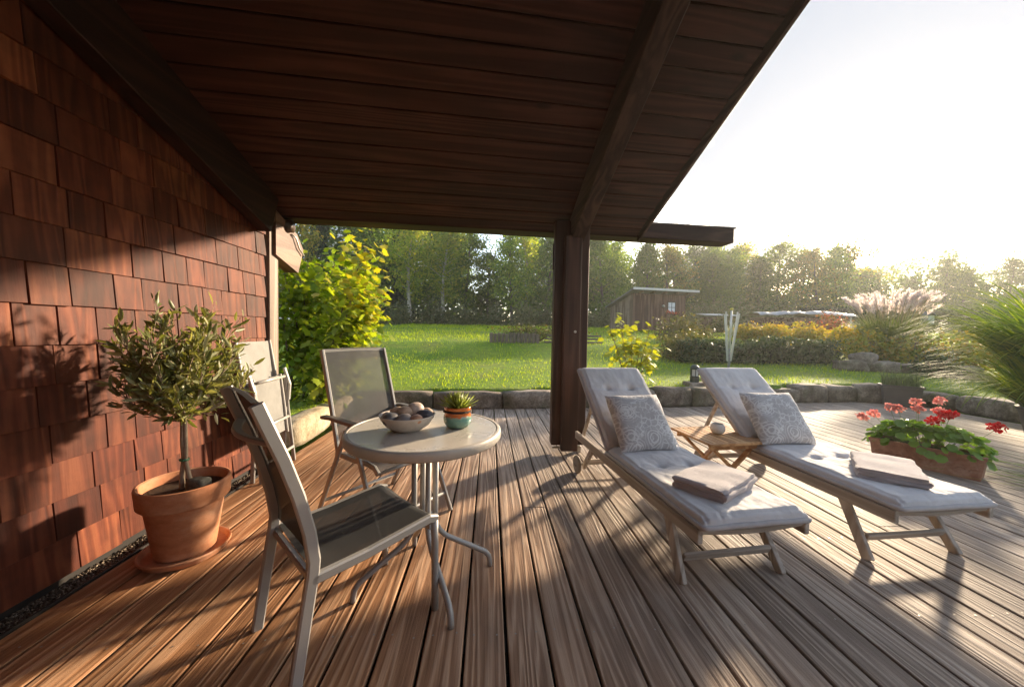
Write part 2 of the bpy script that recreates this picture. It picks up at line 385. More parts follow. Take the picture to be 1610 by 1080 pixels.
for k in range(-12, 47):
    xc = .0838 + PITCH * (k + .5)
    for yj in np.arange(-.4, kerb_y(xc) - .05, .6):
        for dx in (-.045, .045):
            a0 = random.random(); r0 = .0042; cx, cy = xc + dx + random.uniform(-.004, .004), yj + random.uniform(-.012, .012)
            sm_.add([(cx + r0 * math.cos(a0 + i * 1.0472), cy + r0 * math.sin(a0 + i * 1.0472), .0018) for i in range(6)], [(0, 1, 2, 3, 4, 5)])
tag(sm_.obj('screws', plain('screw_steel', (.32, .29, .26), .4, .7), DECK), None, None, None, 'stuff')
# gravel strip between deck and house wall
s = NT('gravel_bed'); n1 = s.noise(s.obj(), 60., 4); M_GRAVEL = s.pbr(s.ramp(n1, [(.3, (.035, .026, .02)), (.7, (.16, .12, .09))]), .9, s.bump(n1, .8, .02), .2)
b = MB(); b.grid(lambda u, v: (-2.05 + .22 * u, -2.4 + 6.0 * v, -.035 + .006 * mnoise.noise((u * 8, v * 90, 0))), 8, 120)
tag(b.obj('gravel_strip', M_GRAVEL, None, True), 'dark gravel strip between the deck and the shingled wall', None, None, 'structure')
b = MB(); b.box((-1.874, .5, -.015), (.014, 5.9, .05), .002); b.obj('edging', M_DARK, DECK)
n = 5200; P = np.stack([-2.02 + .14 * RNG.random(n), .8 + 2.75 * RNG.random(n), -.032 + .008 * RNG.random(n)], 1)
oct_v = np.array([(1, 0, 0), (0, 1, 0), (-1, 0, 0), (0, -1, 0), (0, 0, .7), (0, 0, -.7)]); oct_f = [(0, 1, 4), (1, 2, 4), (2, 3, 4), (3, 0, 4), (1, 0, 5), (2, 1, 5), (3, 2, 5), (0, 3, 5)]
W, F = leaves(P, rdir(n), rdir(n), .003 + .006 * RNG.random(n) ** 2, oct_v, oct_f)
sg = NT('gravel_stone'); M_GST = sg.pbr(sg.ramp(sg.n('NewGeometry').outputs['Random Per Island'], [(0., (.05, .035, .025)), (.6, (.15, .11, .08)), (1., (.34, .27, .20))]), .8)
tag(link('gravel', fast_mesh('gravel', W, F), M_GST), 'small loose stones lying along the foot of the shingled wall', 'gravel', None, 'stuff')

# ---------------- house: wall, roof, post
HOUSE = thing('house', 'dark timber house with red cedar shingle wall and boarded porch roof', 'house', (0, 0, 0))
WX = -2.035; WALL_END = 3.36
def ceil_z(x, y): return 2.248 + .3532 * (3.851 + .0752 * (x - .656) - y)
# wall core
b = MB(); yy0 = -1.9
prof = [(yy0, -.05), (WALL_END - .004, -.05), (WALL_END - .004, ceil_z(WX, WALL_END) - .02), (yy0, ceil_z(WX, yy0) - .02)]
vs = [(WX, y, z) for y, z in prof] + [(WX - .25, y, z) for y, z in prof]
b.add(vs, [(0, 1, 2, 3), (7, 6, 5, 4), (0, 4, 5, 1), (1, 5, 6, 2), (2, 6, 7, 3), (3, 7, 4, 0)])
WALL = b.obj('wall', M_DARK, HOUSE)
EXPO = .1846; zl = .012; row = 0; rs = random.Random(5)
while zl < 3.25:
    y = WALL_END - .004; first = True
    while y > .55:
        wd = rs.choice([.16, .19, .22, .25, .29, .34]) * rs.uniform(.9, 1.1)
        if first: wd *= rs.uniform(.4, 1.); first = False
        y2 = max(y - wd, .5)
        zt = min(zl + EXPO * 1.12, ceil_z(WX, (y + y2) / 2) - .08)
        if zt - zl > .05:
            drop = rs.uniform(-.003, .002); bt = .020 + rs.uniform(-.004, .005); tt = .006
            h = zt - zl; wv = (y - y2 - .005) / 2; e = .0015
            # wedge with a bevelled butt edge; local origin at the butt centre
            def ring(xo, zz_, ww): return [(xo, -ww, zz_), (xo, ww, zz_)]
            vs = [(0, -wv, 0), (0, wv, 0), (bt - e, wv, 0), (bt - e, -wv, 0), (bt, -wv + e, e), (bt, wv - e, e), (tt, wv - e, h), (tt, -wv + e, h), (0, -wv, h), (0, wv, h)]
            fs = [(0, 1, 2, 3), (3, 2, 5, 4), (4, 5, 6, 7), (7, 6, 9, 8), (1, 9, 6, 5, 2), (0, 3, 4, 7, 8)]
            m = MB().add(vs, fs); o = m.obj('shingle', M_SHING, WALL, False, True)
            o.location = (WX + .001, (y + y2) / 2, zl + drop); o.rotation_euler = (rad(rs.uniform(-.35, .35)), 0, 0)
        y = y2
    zl += EXPO; row += 1
b = MB(); b.box((WX + .012, WALL_END + .075, 1.06), (.06, .135, 2.06), .004); b.obj('corner_board', M_BOARD, HOUSE)
b = MB(); b.box((WX - .13, WALL_END + .02, 1.1), (.26, .05, 2.2), .003); b.obj('end_wall', M_POST, HOUSE)
# back wall of the house behind the porch
b = MB(); b.box((-.2, -1.95, 1.9), (3.7, .12, 3.9), 0); b.obj('back_wall', M_POST, HOUSE)
# roof
ROOF = None
nrm = Vector((.997, .0752, 0)).cross(Vector((.003, .943, -.333))).normalized()
if nrm.z < 0: nrm = -nrm
D2 = Vector((.9972, .075, 0)); D1 = Vector((.003, .943, -.333))
def eave_front(x): return 3.71 + .0752 * x
def rp(x, y, off=0.): return Vector((x, y, ceil_z(x, y))) + nrm * off
b = MB()
xl, xr = -2.28, 1.60
q = [rp(xl, -1.9, .03), rp(xr, -1.9, .03), rp(xr, eave_front(xr) - .004, .03), rp(xl, eave_front(xl) - .004, .03)]
q2 = [p + nrm * .14 for p in q]
b.add(q + q2, [(0, 3, 2, 1), (4, 5, 6, 7), (0, 1, 5, 4), (1, 2, 6, 5), (2, 3, 7, 6), (3, 0, 4, 7)])
ROOF = b.obj('roof', M_DARK, HOUSE)
for k in range(-26, 11):
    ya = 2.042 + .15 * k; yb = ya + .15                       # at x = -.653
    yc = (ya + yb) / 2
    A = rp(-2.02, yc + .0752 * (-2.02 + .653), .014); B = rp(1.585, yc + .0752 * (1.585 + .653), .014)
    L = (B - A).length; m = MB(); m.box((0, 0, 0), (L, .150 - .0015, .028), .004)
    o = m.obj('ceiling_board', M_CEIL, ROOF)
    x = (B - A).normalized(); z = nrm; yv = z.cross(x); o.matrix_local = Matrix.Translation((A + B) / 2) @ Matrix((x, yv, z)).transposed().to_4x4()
# verge board on the right edge of the roof
b = MB(); p0_, p1_ = rp(1.615, -1.9, .06), rp(1.615, eave_front(1.6) + .04, .06); b.bar(p0_, p1_, .03, .20, nrm, .003); b.obj('verge_board', M_BEAM, ROOF)
# big rafter beam running down to the post
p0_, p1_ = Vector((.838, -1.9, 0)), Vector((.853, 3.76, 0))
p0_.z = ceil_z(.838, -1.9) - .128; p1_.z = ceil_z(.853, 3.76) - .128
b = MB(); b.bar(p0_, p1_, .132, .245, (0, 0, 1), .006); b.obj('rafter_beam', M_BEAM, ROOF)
# rake beam along the wall
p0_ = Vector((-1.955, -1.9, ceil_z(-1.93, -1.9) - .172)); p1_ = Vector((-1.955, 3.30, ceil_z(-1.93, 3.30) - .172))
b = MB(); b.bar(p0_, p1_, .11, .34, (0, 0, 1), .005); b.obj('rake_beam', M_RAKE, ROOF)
# eave beam with a projecting stub
ya, yb = eave_front(-2.05) + .1075, eave_front(2.745) + .1075
b = MB(); b.bar((-2.05, ya, 2.344), (2.745, yb, 2.344), .215, .160, (0, 0, 1), .006); EB = b.obj('eave_beam', M_BEAMX, HOUSE)
b = MB(); b.bar((1.68, eave_front(1.68) + .1075, 2.431), (2.76, eave_front(2.76) + .1075, 2.431), .235, .014, (0, 0, 1), .003); b.obj('metal_cover', plain('lead_sheet', (.10, .085, .075), .5, .3), EB)
n = 420; t = RNG.random(n); P = np.stack([1.75 + .98 * t, 3.71 + .0752 * (1.75 + .98 * t) + .21 * RNG.random(n), np.full(n, 2.438)], 1)
Pm, Fm = blades(P, RNG.random(n) * 6.28, .012 + .03 * RNG.random(n) ** 3, np.full(n, .006), .3 * RNG.random(n), RNG.random(n), 2)
M_MOSS = leafmat('moss', [(.05, .06, .015), (.10, .10, .03)], .2)
tag(link('moss', fast_mesh('moss', Pm, Fm), M_MOSS, EB), None, None, None, 'stuff')
# composite post
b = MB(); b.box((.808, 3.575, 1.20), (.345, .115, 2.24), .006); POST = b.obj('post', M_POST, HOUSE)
b = MB(); b.box((.805, 3.482, 1.1), (.165, .075, 2.12), .006); b.obj('post_facing', M_POST, POST)
b = MB(); b.box((.66, 3.60, 1.98), (.07, .03, .26), .004); b.obj('bracket_board', M_BEAM, POST)
b = MB(); b.box((.70, 3.56, .045), (.09, .02, .02), .003); b.box((.92, 3.56, .03), (.05, .05, .06), .003); b.obj('post_shoe', plain('galvanised', (.45, .43, .40), .4, .8), POST)
b = MB(); b.lathe([(.0, .006), (.010, .006), (.013, .002), (.013, -.004)], 12, Matrix.Translation((.835, 3.442, 1.225)) @ Matrix.Rotation(rad(90), 4, 'X')); b.obj('bolt_cap', plain('cap_plastic', (.55, .52, .5), .35), POST)
# rafter tail and gutter past the house corner
b = MB(); P4 = [(3.42, 1.885), (3.80, 1.775), (3.90, 2.03), (3.78, 2.16), (3.42, 2.29)]
vs = [(-1.965, y, z) for y, z in P4] + [(-2.09, y, z) for y, z in P4]
b.add(vs, [(0, 1, 2, 3, 4), (9, 8, 7, 6, 5)] + [(i, i + 5, (i + 1) % 5 + 5, (i + 1) % 5) for i in range(5)])
b.obj('rafter_tail', wood('tail_wood', (.10, .045, .028), (.20, .105, .07), (.27, .15, .10), 1, 4., 5., .06, .5, .3, .1, False), ROOF, False, True)
b = MB(); b.tube([(-2.35, 3.60, 2.20), (-1.93, 3.63, 2.20)], .062, 16); GUT = b.obj('gutter', plain('gutter_brown', (.055, .03, .022), .4), ROOF, True)
b = MB(); b.tube([(-1.955, 3.66, 2.13), (-1.945, 3.72, 2.11), (-1.945, 3.78, 2.02), (-1.945, 3.87, 1.965)], .008, 6); b.obj('gutter_bracket', plain('bracket_metal', (.55, .52, .48), .35, .6), GUT, True)

# ---------------- stone kerb
def rock_mesh(L, D, H, seed, amp=.03, nu=9, nv=5, nw=4, rnd=.12):
    bm = bmesh.new(); bmesh.ops.create_cube(bm, size=1.)
    bmesh.ops.subdivide_edges(bm, edges=bm.edges[:], cuts=3, use_grid_fill=True)
    for v in bm.verts:
        p = v.co.copy() * 2
        e = Vector((max(0, abs(p.x) - (1 - 2 * rnd * H / L)) , max(0, abs(p.y) - (1 - 2 * rnd * H / D)), max(0, abs(p.z) - (1 - 2 * rnd))))
        k = 1 - .10 * (e.x > 0) * (e.z > 0) - .06 * (e.y > 0) * (e.z > 0)
        q = Vector((p.x * L / 2, p.y * D / 2 * (k if abs(p.z) > .9 else 1), p.z * H / 2 * (k if (abs(p.x) > .9 or abs(p.y) > .9) else 1)))
        nn = mnoise.noise_vector(q * 4 + Vector((seed * 7.1, seed * 3.3, 0))) * amp + mnoise.noise_vector(q * 11 + Vector((seed, 0, 9))) * amp * .45
        v.co = q + Vector((nn.x * .6, nn.y, nn.z * .7))
    me = bpy.data.meshes.new('stone'); bm.to_mesh(me); bm.free(); return me
s = NT('kerb_stone'); o_ = s.obj(); r_ = s.rand()
off = s.n('CombineXYZ', X=s.math('MULTIPLY', r_, 50.)).outputs[0]; p_ = s.vm('ADD', o_, off)
n1 = s.noise(p_, 5., 5, .65); n2 = s.noise(p_, 40., 4, .6)
c = s.ramp(n1, [(.28, (.10, .078, .058)), (.5, (.22, .175, .135)), (.72, (.38, .32, .26))])
c = s.mix(.5, c, s.ramp(n2, [(.3, .5), (.7, 1.3)]), 'MULTIPLY')
ms = s.ramp(s.noise(p_, 3.1, 4), [(.52, 0.), (.66, 1.)])
c = s.mix(s.math('MULTIPLY', ms, .55), c, (.055, .065, .02))
c = s.mix(1., c, s.ramp(r_, [(0., .7), (1., 1.25)]), 'MULTIPLY')
M_STONE = s.pbr(c, .85, s.bump(s.math('ADD', n1, s.math('MULTIPLY', n2, .5)), .7, .02), .25)
KW = thing('stone_kerb', 'low kerb of weathered stone blocks between the deck and the lawn', 'kerb')
def run_stones(pts, lens, h0, hvar, amp, d=.30, z0=-.03, seed=1, mat=None, parent=None):
    rs_ = random.Random(seed); P = [Vector((x, y, 0)) for x, y in pts]
    seg = [(P[i + 1] - P[i]).length for i in range(len(P) - 1)]; tot = sum(seg); s_ = 0
    def at(t):
        for i, L in enumerate(seg):
            if t <= L or i == len(seg) - 1: return P[i].lerp(P[i + 1], min(1, t / L))
            t -= L
    while s_ < tot - .1:
        L = min(rs_.uniform(*lens), tot - s_)
        if tot - s_ - L < .2: L = tot - s_
        a, c_ = at(s_ + .008), at(s_ + L - .008); dv = c_ - a; h = h0 + rs_.uniform(-hvar, hvar)
        me = rock_mesh(dv.length, d * rs_.uniform(.85, 1.15), h, rs_.random() * 40, amp)
        me.polygons.foreach_set('use_smooth', [True] * len(me.polygons))
        o = link('stone', me, mat or M_STONE, parent or KW); ang = math.atan2(dv.y, dv.x)
        nv = Vector((-math.sin(ang), math.cos(ang), 0)); o.location = (a + c_) / 2 + nv * (d / 2) + Vector((0, 0, z0 + h / 2)); o.rotation_euler = (0, 0, ang)
        s_ += L
run_stones([(-1.75, 5.36), (-1.4, 5.40), (-.66, 5.46), (1.5, 5.66)], (.8, 1.25), .30, .012, .016, .28, -.03, 3)
run_stones([(1.5, 5.66), (2.7, 5.68), (3.8, 5.80), (5.4, 6.10), (7.0, 6.27), (7.65, 6.14), (7.97, 5.62), (7.97, 4.9), (7.8, 4.0), (7.6, 2.6)], (.42, .85), .31, .05, .04, .34, -.03, 11)
# pale concrete block wall by the house corner
s = NT('pale_block'); o_ = s.obj(); n1 = s.noise(o_, 4., 5, .65); n2 = s.noise(o_, 35., 4)
c = s.ramp(n1, [(.3, (.22, .16, .09)), (.5, (.42, .34, .23)), (.7, (.55, .48, .36))]); c = s.mix(.5, c, s.ramp(n2, [(.3, .6), (.7, 1.2)]), 'MULTIPLY')
M_PALE = s.pbr(c, .85, s.bump(s.math('ADD', n1, n2), .6, .015), .2)
PW = thing('block_wall', 'low pale concrete edging wall beside the house corner', 'wall')
run_stones([(-1.98, 5.30), (-1.98, 4.5), (-1.96, 3.66)], (.7, .95), .28, .008, .012, .20, -.03, 21, M_PALE, PW)
for c_ in PW.children: c_.location.x -= .20
# ------------------------------------------------------------------ furniture
M_ALU = plain('taupe_metal', (.34, .325, .31), .42, .25, .06, 5., .05)
M_SLING = None
def slingmat(name, col, tr):
    s = NT(name); o = s.obj()
    wv = s.math('MULTIPLY', s.math('SINE', s.math('MULTIPLY', s.n('SeparateXYZ', Vector=o).outputs[0], 2200.)), s.math('SINE', s.math('MULTIPLY', s.n('SeparateXYZ', Vector=o).outputs[1], 2200.)))
    n1 = s.noise(o, 6., 3); c = s.mix(1., col, s.ramp(n1, [(.3, .82), (.7, 1.15)]), 'MULTIPLY')
    p = s.n('BsdfPrincipled', Roughness=.55, Normal=s.bump(wv, .25, .001)); s.set(p, 'Base Color', c); s.set(p, 'Specular IOR Level', .2)
    t = s.n('BsdfTransparent'); m = s.n('MixShader'); s.set(m, 'i0', tr); s.set(m, 'i1', p.outputs[0]); s.set(m, 'i2', t.outputs[0])
    s.t.links.new(m.outputs[0], s.out.inputs[0]); return s.m
M_SL1 = slingmat('sling_dark', (.036, .036, .037), .04); M_SL2 = slingmat('sling_mesh', (.072, .072, .076), .18); M_SL3 = slingmat('sling_pale', (.235, .23, .22), .05)
M_FOOT = plain('foot_plastic', (.08, .075, .07), .5)
def sweep_sheet(path, half, crown=0., n=10):
    """sling fabric: path of (y,z), stretched between x=-half..half"""
    def fn(u, v):
        t = v * (len(path) - 1); i = min(int(t), len(path) - 2); f = t - i
        y = path[i][0] * (1 - f) + path[i + 1][0] * f; z = path[i][1] * (1 - f) + path[i + 1][1] * f
        return ((u * 2 - 1) * half, y, z - crown * (1 - (u * 2 - 1) ** 2))
    return MB().grid(fn, n, (len(path) - 1) * 4 + 1)
def face_rz(fx, fy): return math.atan2(fy, fx) - math.pi / 2      # local +Y is forward
# --- armless stacking chair in the foreground
CH = thing('garden_chair', 'armless taupe metal chair with dark mesh seat, nearest the camera', 'chair', (-.575, 1.493, 0), face_rz(.715, .699))
back = [(-.270, 0.), (-.250, .14), (-.226, .30), (-.210, .40), (-.206, .45), (-.220, .55), (-.252, .68), (-.294, .81), (-.336, .92), (-.362, .99)]
for sx in (-1, 1):
    x = sx * .216
    MB().rect([(x, y, z) for y, z in back], .026, .040).obj('back_leg', M_ALU, CH)
    fl = [(x, -.212, .385), (x, -.02, .390), (x, .16, .406), (x, .25, .414), (x, .285, .402)]
    MB().rect(fl, .026, .036).obj('seat_rail', M_ALU, CH)
    MB().tube([(x, .276, .40), (x, .280, .30), (x, .282, .15), (x, .284, .0)], .0155, 10).obj('front_leg', M_ALU, CH, True)
MB().rect([(-.222, -.205, .375), (.222, -.205, .375)], .022, .028, (0, 1, 0)).obj('rear_stretcher', M_ALU, CH)
MB().rect([(-.216, .262, .375), (.216, .262, .375)], .022, .028, (0, 1, 0)).obj('front_stretcher', M_ALU, CH)
MB().rect([(-.212 + .424 * t, -.318 - .045 * math.sin(math.pi * t), .86) for t in [i / 10 for i in range(11)]], .016, .030, (0, .3, 1)).obj('back_brace', M_ALU, CH)
sweep_sheet([(.296, .402), (.255, .430), (.16, .422), (0, .406), (-.12, .401), (-.195, .404)], .206, .012).obj('seat', M_SL1, CH, True)
sweep_sheet([(-.198, .43), (-.198, .48), (-.216, .58), (-.250, .70), (-.294, .83), (-.335, .94), (-.352, .995), (-.372, .995)], .206, -.010).obj('backrest', M_SL1, CH, True)
# --- folding recliner armchair behind the table
CB = thing('reclining_chair', 'reclining armchair with tall grey mesh back behind the round table', 'chair', (-.67, 2.395, 0), face_rz(.78, -.626))
for sx in (-1, 1):
    x = sx * .235; xo = sx * .268
    MB().rect([(x, -.175, .40), (x, -.21, .52), (x, -.27, .72), (x, -.335, .92), (x, -.385, 1.07)], .020, .034).obj('back_post', M_ALU, CB)
    MB().rect([(x, -.20, .415), (x, 0, .412), (x, .13, .425), (x, .21, .415), (x, .245, .385)], .020, .032).obj('seat_rail', M_ALU, CB)
    MB().rect([(xo, .33, 0), (xo, .03, .60)], .018, .032).obj('front_leg', M_ALU, CB)
    MB().rect([(xo + sx * .02, -.33, 0), (xo + sx * .02, -.0, .60)], .018, .032).obj('back_leg', M_ALU, CB)
    MB().rect([(xo, -.30, .640), (xo, -.20, .648), (xo, .0, .645), (xo, .14, .648), (xo, .20, .640), (xo, .215, .625)], .046, .022).obj('armrest', plain('arm_taupe', (.19, .165, .145), .4, .2), CB)
    MB().lathe([(0, .014), (.022, .014), (.026, .008), (.026, -.008), (.022, -.014), (0, -.014)], 14, Matrix.Translation((xo, .015, .607)) @ Matrix.Rotation(rad(90), 4, 'Y')).obj('hinge', M_FOOT, CB, True)
for y, z in ((-.275, .10), (.275, .11)): MB().tube([(-.27, y, z), (.27, y, z)], .011, 8).obj('stretcher', M_ALU, CB, True)
MB().tube([(-.235, .24, .385), (.235, .24, .385)], .011, 8).obj('seat_bar', M_ALU, CB, True)
MB().rect([(-.235, -.383, 1.062), (.235, -.383, 1.062)], .018, .024, (0, 1, 0)).obj('top_bar', M_ALU, CB)
sweep_sheet([(.248, .392), (.21, .422), (.12, .430), (0, .417), (-.12, .41), (-.18, .42)], .226, .010).obj('seat', M_SL2, CB, True)
sweep_sheet([(-.180, .44), (-.205, .52), (-.265, .72), (-.33, .92), (-.372, 1.05), (-.384, 1.078)], .226, -.006).obj('backrest', M_SL2, CB, True)
sweep_sheet([(-.366, 1.000), (-.384, 1.053)], .222, -.006).obj('hem', slingmat('sling_hem', (.10, .09, .085), .12), CB, True)
# --- folded chair leaning on the shingled wall
CF = thing('folded_chair', 'folded pale mesh garden chair leaning against the shingled wall', 'chair', (-1.80, 3.10, 0), face_rz(1, .06))
for sx in (-1, 1):
    x = sx * .235
    MB().rect([(x, -.035, .30), (x, -.10, .70), (x, -.165, 1.10)], .020, .032).obj('back_post', M_ALU, CF)
    MB().rect([(x * .86, .00, .28), (x * .86, -.035, .60), (x * .86, -.06, .80)], .020, .032).obj('seat_rail', M_ALU, CF)
    MB().rect([(x * 1.1, .035, 0), (x * 1.1, -.02, .50), (x * 1.1, -.04, .80)], .018, .030).obj('front_leg', M_ALU, CF)
    MB().rect([(x * 1.0, -.045, 0), (x * 1.0, -.03, .50)], .018, .030).obj('back_leg', M_ALU, CF)
    MB().rect([(x * 1.14, -.015, .56), (x * 1.14, -.005, .70), (x * 1.14, -.05, .85)], .03, .020).obj('armrest', plain('arm_pale', (.42, .41, .39), .4, .3), CF)
for y, z, k in ((.012, .78, .86), (.03, .42, .86), (.035, .13, 1.08)): MB().tube([(-.235 * k, y - .04 * z, z), (.235 * k, y - .04 * z, z)], .012, 8).obj('stretcher', plain('bar_pale', (.52, .49, .45), .35, .4), CF, True)
sweep_sheet([(-.05, .30), (-.11, .70), (-.162, 1.095)], .228, .0).obj('backrest', M_SL3, CF, True)
sweep_sheet([(-.005, .30), (-.035, .60), (-.055, .79)], .196, .0).obj('seat', M_SL3, CF, True)
# --- round table
TB = thing('round_table', 'round stone-topped patio table with bent tube legs', 'table', (-.306, 1.744, 0))
s = NT('table_stone'); o_ = s.obj(); n1 = s.noise(o_, 5., 5, .6); n2 = s.noise(o_, 120., 3)
c = s.ramp(n1, [(.3, (.46, .415, .36)), (.7, (.57, .525, .465))]); c = s.mix(.25, c, s.ramp(n2, [(.3, .7), (.7, 1.2)]), 'MULTIPLY')
M_TT = s.pbr(c, s.ramp(n1, [(.3, .22), (.7, .36)]), s.bump(n2, .08, .001), .5)
MB().lathe([(0, .7425), (.345, .7425), (.347, .7405)], 72).obj('tabletop', M_TT, TB, False)
autosmooth(MB().lathe([(.3475, .737), (.350, .744), (.360, .7445), (.3665, .738), (.368, .728), (.368, .708), (.362, .700), (.34, .698), (0, .698)], 72).obj('rim', plain('rim_taupe', (.46, .415, .365), .45, .05), TB), 50)
for k, (fx, fy) in enumerate([(-.285, -.155), (.325, .075), (.165, -.31), (-.10, .26)]):
    a = math.atan2(fy, fx); R_ = math.hypot(fx, fy); c_, s_ = math.cos(a), math.sin(a)
    pr = [(.052, .70), (.052, .30), (.056, .26), (.075, .225), (.11, .19), (R_ - .06, .098), (R_ - .025, .078), (R_ - .006, .052), (R_, .02), (R_, 0.0)]
    MB().tube([(c_ * r, s_ * r, z) for r, z in pr], .0135, 10).obj('leg', M_ALU, TB, True)
for z in (.68, .29): MB().lathe([(.0, -.008), (.066, -.008), (.066, .008), (0, .008)], 20, Matrix.Translation((0, 0, z))).obj('collar', M_ALU, TB)
# --- bowl with pebbles, succulent
BW = MB().lathe([(0, 0), (.045, 0), (.058, .004), (.082, .022), (.098, .046), (.1045, .060), (.1065, .064), (.1045, .0655), (.100, .062), (.090, .044), (.074, .022), (.05, .010), (0, .008)], 48).obj('bowl', plain('bowl_stoneware', (.60, .52, .45), .55, 0, .15, 25., .15), None, True)
BW.scale = (1.22, 1.22, 1.15); BW.location = (-.385, 1.712, .743); tag(BW, 'shallow sand-coloured bowl full of pebbles on the round table', 'bowl')
pb = [(-.050, -.045, .050, .036, .030, .025, (.085, .078, .078), 'dark grey pebble with pale end at the left of the bowl'),
      (.000, -.058, .050, .034, .029, .025, (.12, .105, .10), 'mid grey pebble at the near side of the bowl'),
      (.045, -.052, .050, .036, .026, .022, (.36, .19, .115), 'orange brown pebble at the near right of the bowl'),
      (.068, .000, .056, .042, .030, .022, (.075, .075, .085), 'dark slate pebble at the right of the bowl'),
      (.025, .030, .072, .036, .031, .030, (.30, .225, .18), 'large round tan pebble on top of the bowl heap'),
      (-.012, .005, .068, .032, .026, .024, (.27, .19, .135), 'small brown pebble in the middle of the bowl'),
      (-.048, .030, .062, .034, .024, .021, (.38, .28, .20), 'flat sandy pebble at the back left of the bowl'),
      (.065, .045, .056, .034, .026, .021, (.32, .23, .17), 'beige pebble at the back right of the bowl'),
      (-.072, -.010, .054, .026, .022, .018, (.40, .35, .29), 'pale small pebble touching the left bowl edge')]
for i, (x, y, z, a_, b_, c_, col, lb) in enumerate(pb):
    bm = bmesh.new(); bmesh.ops.create_icosphere(bm, subdivisions=3, radius=1)
    for v in bm.verts:
        k = 1 + .10 * mnoise.noise(v.co * 1.3 + Vector((i * 5, 0, 0))); v.co = Vector((v.co.x * a_ * k, v.co.y * b_ * k, v.co.z * c_ * k))
    me = bpy.data.meshes.new('pebble'); bm.to_mesh(me); bm.free(); me.polygons.foreach_set('use_smooth', [True] * len(me.polygons))
    o = link('pebble', me, plain('pebble_%d' % i, tuple(min(.75, c * 1.75) for c in col), .5, 0, .3, 40., .05)); o.scale = (1.2, 1.2, 1.2); o.location = Vector((x * 1.2, y * 1.2, z * 1.15 + .004)) + BW.location; o.rotation_euler = (random.uniform(-.2, .2), random.uniform(-.2, .2), random.uniform(0, 3))
    tag(o, lb, 'pebble', 'pebbles in the bowl')
s = NT('glaze'); o_ = s.obj(); z_ = s.n('SeparateXYZ', Vector=o_).outputs[2]; n1 = s.noise(o_, 70., 3); zz_ = s.math('ADD', z_, s.math('MULTIPLY', s.math('SUBTRACT', n1, .5), .022))
c = s.ramp(s.math('MULTIPLY', zz_, 10.), [(.05, (.16, .27, .22)), (.40, (.13, .30, .26)), (.485, (.30, .36, .26)), (.51, (.52, .13, .025)), (.80, (.62, .17, .03)), (.87, (.40, .09, .02))])
M_GLAZE = s.pbr(c, .22, s.bump(n1, .1, .002), .6)
SP = MB().lathe([(0, 0), (.030, 0), (.040, .004), (.050, .020), (.053, .036), (.051, .050), (.0485, .056), (.0495, .060), (.0505, .082), (.0510, .085), (.0485, .086), (.0465, .082), (.045, .070), (0, .070)], 40).obj('succulent_pot', M_GLAZE, None, True)
SP.scale = (1.3, 1.3, 1.22); SP.location = (-.152, 1.758, .743); tag(SP, 'small pot glazed orange over turquoise on the round table', 'pot')
SU = thing('succulent', 'spiky green succulent in the orange and turquoise pot', 'plant', (-.152, 1.758, .828)); SU.scale = (1.6, 1.6, 1.55)
M_SUC = leafmat('succulent_leaf', [(.20, .28, .04), (.30, .38, .06), (.40, .44, .10), (.42, .30, .10)], .35, None, .35, .5)
sv_, sf_ = [(0, .09, .0), (0, -.09, .0), (0, 0, .07), (.55, .07, .03), (.55, -.07, .03), (.55, 0, .085), (1, 0, .12)], [(0, 2, 5), (0, 5, 3), (2, 1, 4), (2, 4, 5), (1, 0, 3), (1, 3, 4), (3, 5, 6), (5, 4, 6), (4, 3, 6)]
for i in range(62):
    t = i / 62; a = i * 2.39996; el = rad(8 + 74 * (1 - t) ** .8) ; el = rad(82) - rad(70) * t
    d = np.array([[math.cos(a) * math.cos(el), math.sin(a) * math.cos(el), math.sin(el)]]); L = .048 + .028 * t * (1 - .3 * t)
    W, F = leaves(d * .008, d, np.array([[-math.cos(a) * math.sin(el), -math.sin(a) * math.sin(el), math.cos(el)]]), np.array([L]), sv_, sf_)
    o = link('leaf', fast_mesh('leaf', W, F), M_SUC, SU)
MB().lathe([(0, .004), (.042, .002), (.045, -.004)], 20).obj('soil', plain('pot_soil', (.05, .03, .02), .9, 0, .3, 80., .6), SU)

# --- terracotta pot with olive tree
s = NT('terracotta'); o_ = s.obj(); n1 = s.noise(s.scale(o_, (1., 1., 2.2)), 5., 5, .6); n2 = s.noise(o_, 50., 3)
c = s.ramp(n1, [(.28, (.33, .125, .056)), (.5, (.46, .205, .105)), (.72, (.55, .33, .22))]); c = s.mix(.25, c, s.ramp(n2, [(.3, .7), (.7, 1.2)]), 'MULTIPLY')
M_TERRA = s.pbr(c, .75, s.bump(n2, .15, .003), .25)
PC = (-1.615, 1.985, 0)
POT = autosmooth(MB().lathe([(0, .02), (.118, .02), (.128, .026), (.165, .285), (.170, .288), (.184, .292), (.190, .300), (.197, .385), (.195, .394), (.187, .397), (.178, .392), (.172, .33), (0, .33)], 72).obj('terracotta_pot', M_TERRA), 35)
POT.location = PC; tag(POT, 'large round terracotta pot holding the olive tree', 'pot')
autosmooth(MB().lathe([(.0, .352), (.1735, .345)], 40).obj('soil', plain('olive_soil', (.055, .034, .022), .95, 0, .45, 60., 1., .2, 120., .012), POT), 30)
SA = autosmooth(MB().lathe([(0, 0), (.165, 0), (.178, .006), (.193, .034), (.191, .041), (.184, .040), (.172, .018), (0, .0185)], 72).obj('plant_saucer', M_TERRA), 35)
SA.location = PC; tag(SA, 'terracotta saucer under the olive pot', 'saucer')
me = rock_mesh(.085, .07, .06, 4, .02, rnd=.3); me.polygons.foreach_set('use_smooth', [True] * len(me.polygons))
